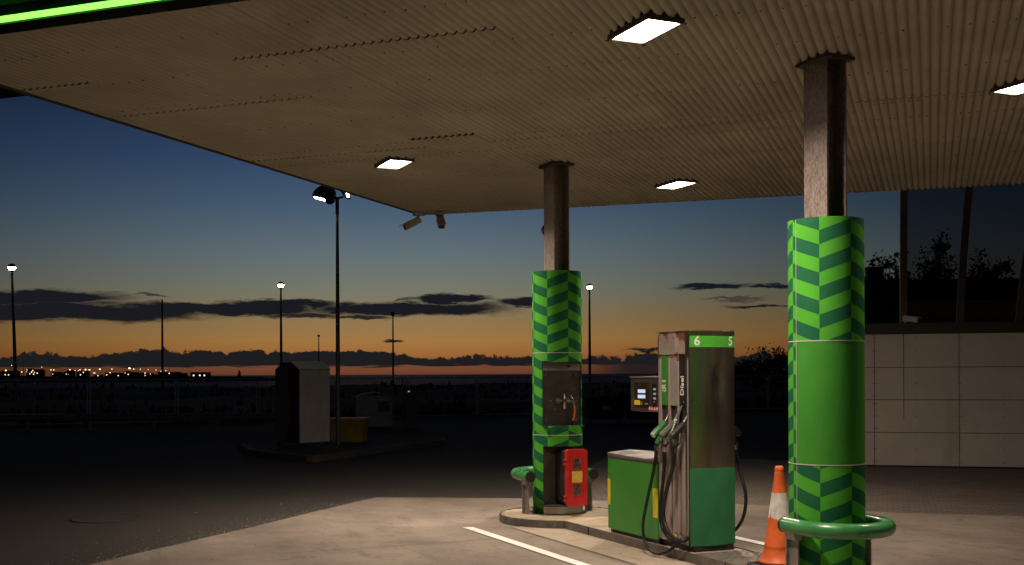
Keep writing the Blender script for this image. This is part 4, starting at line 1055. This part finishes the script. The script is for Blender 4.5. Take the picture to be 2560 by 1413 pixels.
# ------------------------------------------------------------------ kerbed island with bin, tub
def kerb_island():
    t = thing('kerb_island', 'dark kerbed traffic island under the clothes bin', 'traffic island', (0, 0, 0))
    pts = [(-5.75, 24.75), (-4.8, 23.5), (-4.0, 22.75), (-3.3, 24.45), (-2.52, 26.35), (-1.65, 28.25), (-1.75, 29.6), (-2.6, 30.6), (-4.4, 31.6), (-6.4, 30.4), (-6.5, 27.0)]
    c = Vector((sum(p[0] for p in pts)/len(pts), sum(p[1] for p in pts)/len(pts)))
    inn = [tuple(Vector(p) + (c-Vector(p)).normalized()*.16) for p in pts]
    MB().prism(inn, 0, .112).build('island_top', 'asphalt', t)
    n = len(pts)
    for i in range(n):
        a, b = Vector(pts[i]), Vector(pts[(i+1) % n]); d = (b-a); L = d.length; d /= L; nn = Vector((-d.y, d.x)); k = max(1, round(L/.95))
        if (c-a).dot(nn) < 0: nn = -nn
        for j in range(k):
            p = a + d*(L*j/k+.006); q = a + d*(L*(j+1)/k-.006)
            MB().prism([tuple(p), tuple(q), tuple(q+nn*.15), tuple(p+nn*.15)], 0, .125+random.uniform(-.004, .004)).build('kerb_stone', 'kerb', t)
kerb_island()

def clothes_bin():
    t = thing('clothes_bin', 'pale house-shaped clothes bin with a dark picture on its side', 'bin', (-4.85, 25.84, .12), R(45))
    # local x runs along the roofed long side, y along the gable side, corner at origin
    L, W, z0, zw, zt = .86, .96, .07, 1.76, 1.925
    prof = [(0, z0), (0, zw), (.30, zt), (.66, zt), (W, zw), (W, z0)]
    def pr(x0, x1, P): 
        k = len(P); return MB().add([(x0, y, z) for y, z in P] + [(x1, y, z) for y, z in P], [(i, (i+1) % k, k+(i+1) % k, k+i) for i in range(k)] + [tuple(range(k)), tuple(range(2*k-1, k-1, -1))])
    pr(0, L, prof).build('body', 'bin_grey', t)
    MB().box(.012, L-.012, -.008, -.001, z0+.02, zw-.015).build('side_panel', 'bin_white', t)
    s = Vector((.30, zt-zw)).normalized(); nrm = Vector((-(zt-zw), .30)).normalized()
    q = [(Vector((.004, zw+.003)), 0), (Vector((.30, zt+.002)), 0)]
    MB().add([(-.01, .0-.012, zw-.004), (L+.01, -.012, zw-.004), (L+.01, .30, zt+.004), (-.01, .30, zt+.004), (-.01, -.012, zw+.014), (L+.01, -.012, zw+.014), (L+.01, .30, zt+.022), (-.01, .30, zt+.022)],
        [(0, 3, 2, 1), (4, 5, 6, 7), (0, 1, 5, 4), (1, 2, 6, 5), (2, 3, 7, 6), (3, 0, 4, 7)]).build('roof_panel', 'bin_roof', t)
    # dark printed picture over the near half of the gable side, with a wavy left border
    rn = random.Random(3); P = [(.015, z0+.01), (.015, zw-.02), (.26, zt-.02)]
    for k in range(13):
        z = zt-.02-(zt-z0-.03)*k/12; P.append((.43 + (-.03 if k < 6 else -.10 if k < 10 else .04)+rn.uniform(-.025, .025), z))
    pr(-.006, -.001, P).build('picture', 'bin_print', t)
    for y, z in ((.10, .62), (.36, .63)): MB().ball((-.007, y, z), .03, 8, 6, sx=.15, sz=1.6).build('picture_patch', 'bin_grey', t)
    for x, y in ((.05, .06), (L-.05, .06), (.05, W-.06), (L-.05, W-.06)): MB().box(x-.03, x+.03, y-.03, y+.03, 0, z0).build('foot', 'pole_dark', t)
    MB().box(.006, .012, -.010, -.009, z0+.02, zw).build('corner_strip', 'void', t)
clothes_bin()

def tub():
    t = thing('grit_tub', 'yellow plastic tub behind the lamp post', 'tub', (-4.0, 27.9, .115), R(-6))
    def ring(w, d, z): return [(-w, -d, z), (w, -d, z), (w, d, z), (-w, d, z)]
    m = MB(); vs = ring(.38, .26, 0) + ring(.395, .27, .36) + ring(.405, .28, .37) + ring(.43, .30, .52); fs = [(3, 2, 1, 0)]
    for k in range(3):
        for q in range(4): fs.append((4*k+q, 4*k+(q+1) % 4, 4*k+4+(q+1) % 4, 4*k+4+q))
    m.add(vs, fs).build('body', 'tub_yellow', t)
    MB().cbox(-.475, .475, -.34, .34, .521, .585, .015).build('rim', 'tub_yellow', t)
    for x in (-.2, .05, .28): MB().box(x-.02, x+.02, -.285, -.262, .02, .34).build('stiffener', 'tub_yellow', t)
tub()

def cabinet():
    t = thing('utility_cabinet', 'grey utility cabinet with a ribbed roof by the fence', 'cabinet', (-4.75, 38.2, 0), R(12))
    MB().box(-.42, .72, -.0, 1.0, .0, 1.02).build('body', 'cabinet_grey', t)
    MB().box(-.40, .14, -.012, -.001, .06, .98).build('door', 'cabinet_grey', t); MB().box(.16, .70, -.012, -.001, .06, .98).build('door', 'cabinet_grey', t)
    MB().box(.24, .62, -.020, -.013, .5, .85).build('door_panel', 'bin_grey', t)
    pr = [(-.47+1.24*k/10, 1.022+.13*math.sin(math.pi*k/10)) for k in range(11)]
    k = 11; m = MB(); m.add([(x, -.05, z) for x, z in pr] + [(x, 1.05, z) for x, z in pr] + [(x, -.05, z-.02) for x, z in pr] + [(x, 1.05, z-.02) for x, z in pr],
        [(i, i+1, k+i+1, k+i) for i in range(10)] + [(2*k+i, 3*k+i, 3*k+i+1, 2*k+i+1) for i in range(10)] + [(i, 2*k+i, 2*k+i+1, i+1) for i in range(10)])
    rf = m.build('roof', 'cabinet_grey', t)
    for i in (1, 3, 5): x, z = pr[i]; MB().box(x-.03, x+.03, -.04, 1.04, z+.002, z+.02).build('roof_rib', 'bin_white', rf)
    p = thing('meter_post', 'slim service pedestal with a tiny green light', 'pedestal', (-3.35, 36.7, 0), R(5))
    MB().cbox(-.10, .28, -.1, .2, 0, 1.05, .02).build('body', 'bin_grey', p); MB().cbox(-.08, .16, -.11, .1, 1.051, 1.34, .02).build('head', 'bin_grey', p)
    MB().box(-.02, .05, -.118, -.111, 1.19, 1.225).build('green_light', 'led_green', p)
    MB().tube([(-.19, 0, 0), (-.19, 0, 1.62)], .03, 8).build('post', 'pole_grey', p)
cabinet()

# ------------------------------------------------------------------ mesh fence, guardrail, containers
def fence():
    a = Vector((-14.5, 38.9, 0)); d = Vector((math.cos(R(26.3)), math.sin(R(26.3)), 0)); L = 2.92; H = 1.6
    me = {}
    f = MB()
    for x in (.05, L-.05): f.tube([(x, 0, -.05), (x, 0, H)], .021, 8)
    for z in (.12, H): f.tube([(.05, 0, z), (L-.05, 0, z)], .019, 8)
    w = MB()
    for k in range(1, 26): x = .05+(L-.1)*k/26; w.tube([(x, 0, .12), (x, 0, H)], .0032, 4, False)
    for k in range(1, 6): z = .12+(H-.12)*k/6; w.tube([(.05, 0, z), (L-.05, 0, z)], .0032, 4, False)
    b = MB().cbox(-.18, .18, -.11, .11, -.01, .13, .02); s = MB().box(.45, .95, -.03, -.024, 1.30, 1.36); c = MB().box(-.06, .06, -.03, .03, 1.1, 1.16)
    meshes = [('frame', f, 'fence_steel'), ('wire_mesh', w, 'galv'), ('foot_block', b, 'kerb'), ('name_plate', s, 'galv'), ('clamp', c, 'galv')]
    data = [(n, m.mesh(n), mt) for n, m, mt in meshes]
    for i in range(-1, 11):
        p = a + d*(L*i)
        t = thing('fence_panel', '%s wire mesh fence panel counted from the left edge' % ORD[i+1], 'fence', (p.x, p.y, .02), R(26.3)+random.uniform(-.01, .01), 'wire mesh fence panels along the waste ground')
        for n, m, mt in data: link(n, m, mt, t)
fence()

def guardrail():
    t = thing('crash_barrier', 'grey steel crash barrier running along the left lot edge', 'barrier', (-22, 36, 0), 0)
    prof = [(0, .56), (-.06, .545), (-.075, .50), (-.02, .46), (-.02, .42), (-.075, .38), (-.06, .335), (0, .32), (.006, .32), (-.05, .34), (-.062, .38), (-.012, .42), (-.012, .46), (-.062, .50), (-.05, .54), (.006, .554)]
    for k in range(4):
        x0, x1 = k*4.0+.0, k*4.0+3.99; n = len(prof)
        MB().add([(x0, y, z) for y, z in prof] + [(x1, y, z) for y, z in prof], [(i, (i+1) % n, n+(i+1) % n, n+i) for i in range(n)] + [tuple(range(n)), tuple(range(2*n-1, n-1, -1))]).build('rail', 'galv', t)
        for x in (x0+.6, x0+2.6): MB().box(x-.04, x+.04, .008, .12, -.02, .54).build('post', 'galv', t)
        MB().box(x1-.17, x1+.17, -.088, -.079, .36, .53).build('joint_plate', 'galv', t)
guardrail()

for i, (x, y, rz, lab) in enumerate([(3.25, 40.2, .05, 'dark rubbish container right behind the far column'), (4.65, 39.9, -.04, 'dark rubbish container behind the display head')]):
    t = thing('rubbish_container', lab, 'container', (x, y, 0), rz, 'dark containers by the fence')
    m = MB(); vs = []; fs = [(3, 2, 1, 0), (4, 5, 6, 7), (0, 1, 5, 4), (1, 2, 6, 5), (2, 3, 7, 6), (3, 0, 4, 7)]
    m.add([(-.6, -.4, .16), (.6, -.4, .16), (.6, .4, .16), (-.6, .4, .16), (-.68, -.48, .86), (.68, -.48, .86), (.68, .48, .86), (-.68, .48, .86)], fs).build('body', 'dark_wall', t)
    MB().ball((0, 0, .865), .1, 16, 5, sx=6.7, sy=4.8, sz=1.2, z0=0).build('lid', 'dark_wall', t)
    for wx in (-.5, .5):
        for wy in (-.32, .32): MB().tube([(wx-.02, wy, .08), (wx+.02, wy, .08)], .079, 12).build('wheel', 'rubber', t)
    MB().box(-.12, .12, -.47, -.455, .5, .62).build('notice', 'cabinet_grey', t).rotation_euler = (.0, 0, 0)

# manhole and litter
t = thing('manhole_cover', 'round iron manhole cover in the dark asphalt at left', 'manhole', (-4.98, 13.92, .003))
MB().tube([(0, 0, 0), (0, 0, .004)], .37, 36).build('cover', 'asphalt', t); MB().lathe([(.375, 0), (.375, .006), (.42, .006), (.42, 0)], n=36).build('ring', 'asphalt', t)
for i, (x, y, s, lab) in enumerate([(-3.1, 15.2, .03, 'pale scrap on asphalt above the slab edge'), (-1.8, 17.0, .025, 'tiny pale scrap on asphalt near the slab corner'), (-4.0, 14.3, .03, 'small scrap beside the manhole'), (6.1, 11.6, .03, 'white scrap on the concrete right of the near rail'), (-6.9, 35.0, .10, 'pale crumpled litter below the crash barrier')]):
    rn = random.Random(i); o = MB().add([(rn.uniform(-s, s), rn.uniform(-s, s), rn.uniform(0, s*.5)) for _ in range(7)], [(0, 1, 2), (1, 3, 2), (2, 4, 5), (0, 5, 6), (3, 4, 6)]).build('litter_scrap', 'bag'); o.location = (x, y, .016)
    tag(o, lab, 'litter', 'scraps of litter on the ground')

# ------------------------------------------------------------------ the far town
TL = [(-388, 871, 6.0), (-396, 899, 10.1), (-381, 883, 4.8), (-386, 904, 6.5), (-387, 906, 5.0), (-362, 856, 4.6), (-359, 851, 5.7), (-389, 925, 5.9), (-367, 873, 4.5), (-364, 871, 3.8), (-389, 940, 9.0), (-362, 892, 6.4), (-373, 925, 6.5), (-361, 893, 3.1), (-361, 908, 3.1), (-339, 864, 3.0), (-353, 907, 6.4), (-359, 928, 3.1), (-345, 897, 5.8), (-350, 917, 5.8), (-346, 910, 6.4), (-323, 856, 4.2), (-346, 918, 3.1), (-339, 903, 6.5), (-327, 877, 6.2), (-317, 853, 6.1), (-345, 928, 3.2), (-329, 893, 3.8), (-336, 915, 3.8), (-337, 929, 6.9), (-326, 914, 2.3), (-330, 933, 4.0), (-312, 886, 6.8), (-314, 922, 3.8), (-300, 890, 7.4), (-314, 934, 7.5), (-313, 929, 3.3), (-286, 859, 6.5), (-282, 862, 6.4), (-281, 870, 3.5), (-300, 937, 6.5), (-283, 889, 2.8), (-284, 906, 6.0), (-271, 877, 4.9), (-273, 896, 5.4), (-267, 885, 3.2)]
def town():
    rn = random.Random(11)
    pm = MB().tube([(0, 0, -8), (0, 0, 0)], .12, 6).mesh('pole'); gms = [MB().ball((0, 0, .3), s, 10, 6).mesh('lamp') for s in (.24, .34, .52)]
    for i, (x, y, z) in enumerate(TL):
        t = thing('town_lamp', 'tiny warm light of the far town across the water', 'street lamp', (x, y, z), 0, 'lights of the far town')
        link('pole', pm, 'pole_dark', t); link('lamp', gms[2 if i in (0, 34, 35, 36, 16, 23, 29) else rn.choice((0, 0, 1))], 'town_warm', t)
    hs = []
    for k in range(36):
        x = -455 + 5.2*k + rn.uniform(-2, 2); y = rn.uniform(885, 945)
        hs.append((x, y, rn.uniform(3.5, 8.5), rn.uniform(1.2, 3.6) + max(0, (-320-x)/45), rn.random() < .55))
    hs += [(-272, 900, 15, 3.3, False), (-264, 905, 9, 2.4, False), (-248, 905, 14, 3.0, False)]
    for i, (x, y, w, h, pitched) in enumerate(hs):
        t = thing('town_house', 'dark silhouetted house of the far town on the headland', 'house', (x, y, 1.0), 0, 'houses of the far town')
        MB().box(-w/2, w/2, -4, 4, -4, h).build('wall', 'house_wall', t)
        m = MB()
        if pitched: m.add([(-w/2-.4, -4.4, h), (w/2+.4, -4.4, h), (w/2+.4, 4.4, h), (-w/2-.4, 4.4, h), (-w/2-.4, 0, h+1.9), (w/2+.4, 0, h+1.9)], [(0, 1, 5, 4), (2, 3, 4, 5), (0, 4, 3), (1, 2, 5), (3, 2, 1, 0)])
        else: m.box(-w/2-.3, w/2+.3, -4.3, 4.3, h+.002, h+.45)
        m.build('roof', 'house_roof', t)
        if i == len(hs)-1:
            for wx in (-4.5, .4, 4.0): MB().box(wx-.45, wx+.45, -4.06, -4.01, .4, 1.3).build('window', 'town_warm', t)
        elif rn.random() < .5: wx = rn.uniform(-w/3, w/3); MB().box(wx-.4, wx+.4, -4.06, -4.01, h*.45, h*.45+.8).build('window', 'town_window', t)
    t = thing('lighthouse', 'small dark lighthouse on the horizon left of the clothes bin', 'lighthouse', (-240, 1000, -.6))
    MB().lathe([(1.55, 0), (1.2, 4.4), (1.5, 4.45), (1.5, 4.8), (.8, 4.85)], n=16).build('tower', 'house_wall', t); MB().lathe([(.8, 4.85), (.8, 6.0), (1.0, 6.05), (.001, 7.0)], n=12).build('lantern', 'house_roof', t)
    for x, y, h, lab in ((-273, 905, 11, 'thin mast on the skyline right of the bare pole'), (-400, 930, 16, 'thin mast among the far town houses')):
        t = thing('radio_mast', lab, 'mast', (x, y, 0)); MB().tube([(0, 0, -3), (0, 0, h)], [.3, .1], 6).build('shaft', 'pole_dark', t); MB().tube([(-.9, 0, h-2), (.9, 0, h-2)], .08, 5).build('crossbar', 'pole_dark', t)
town()
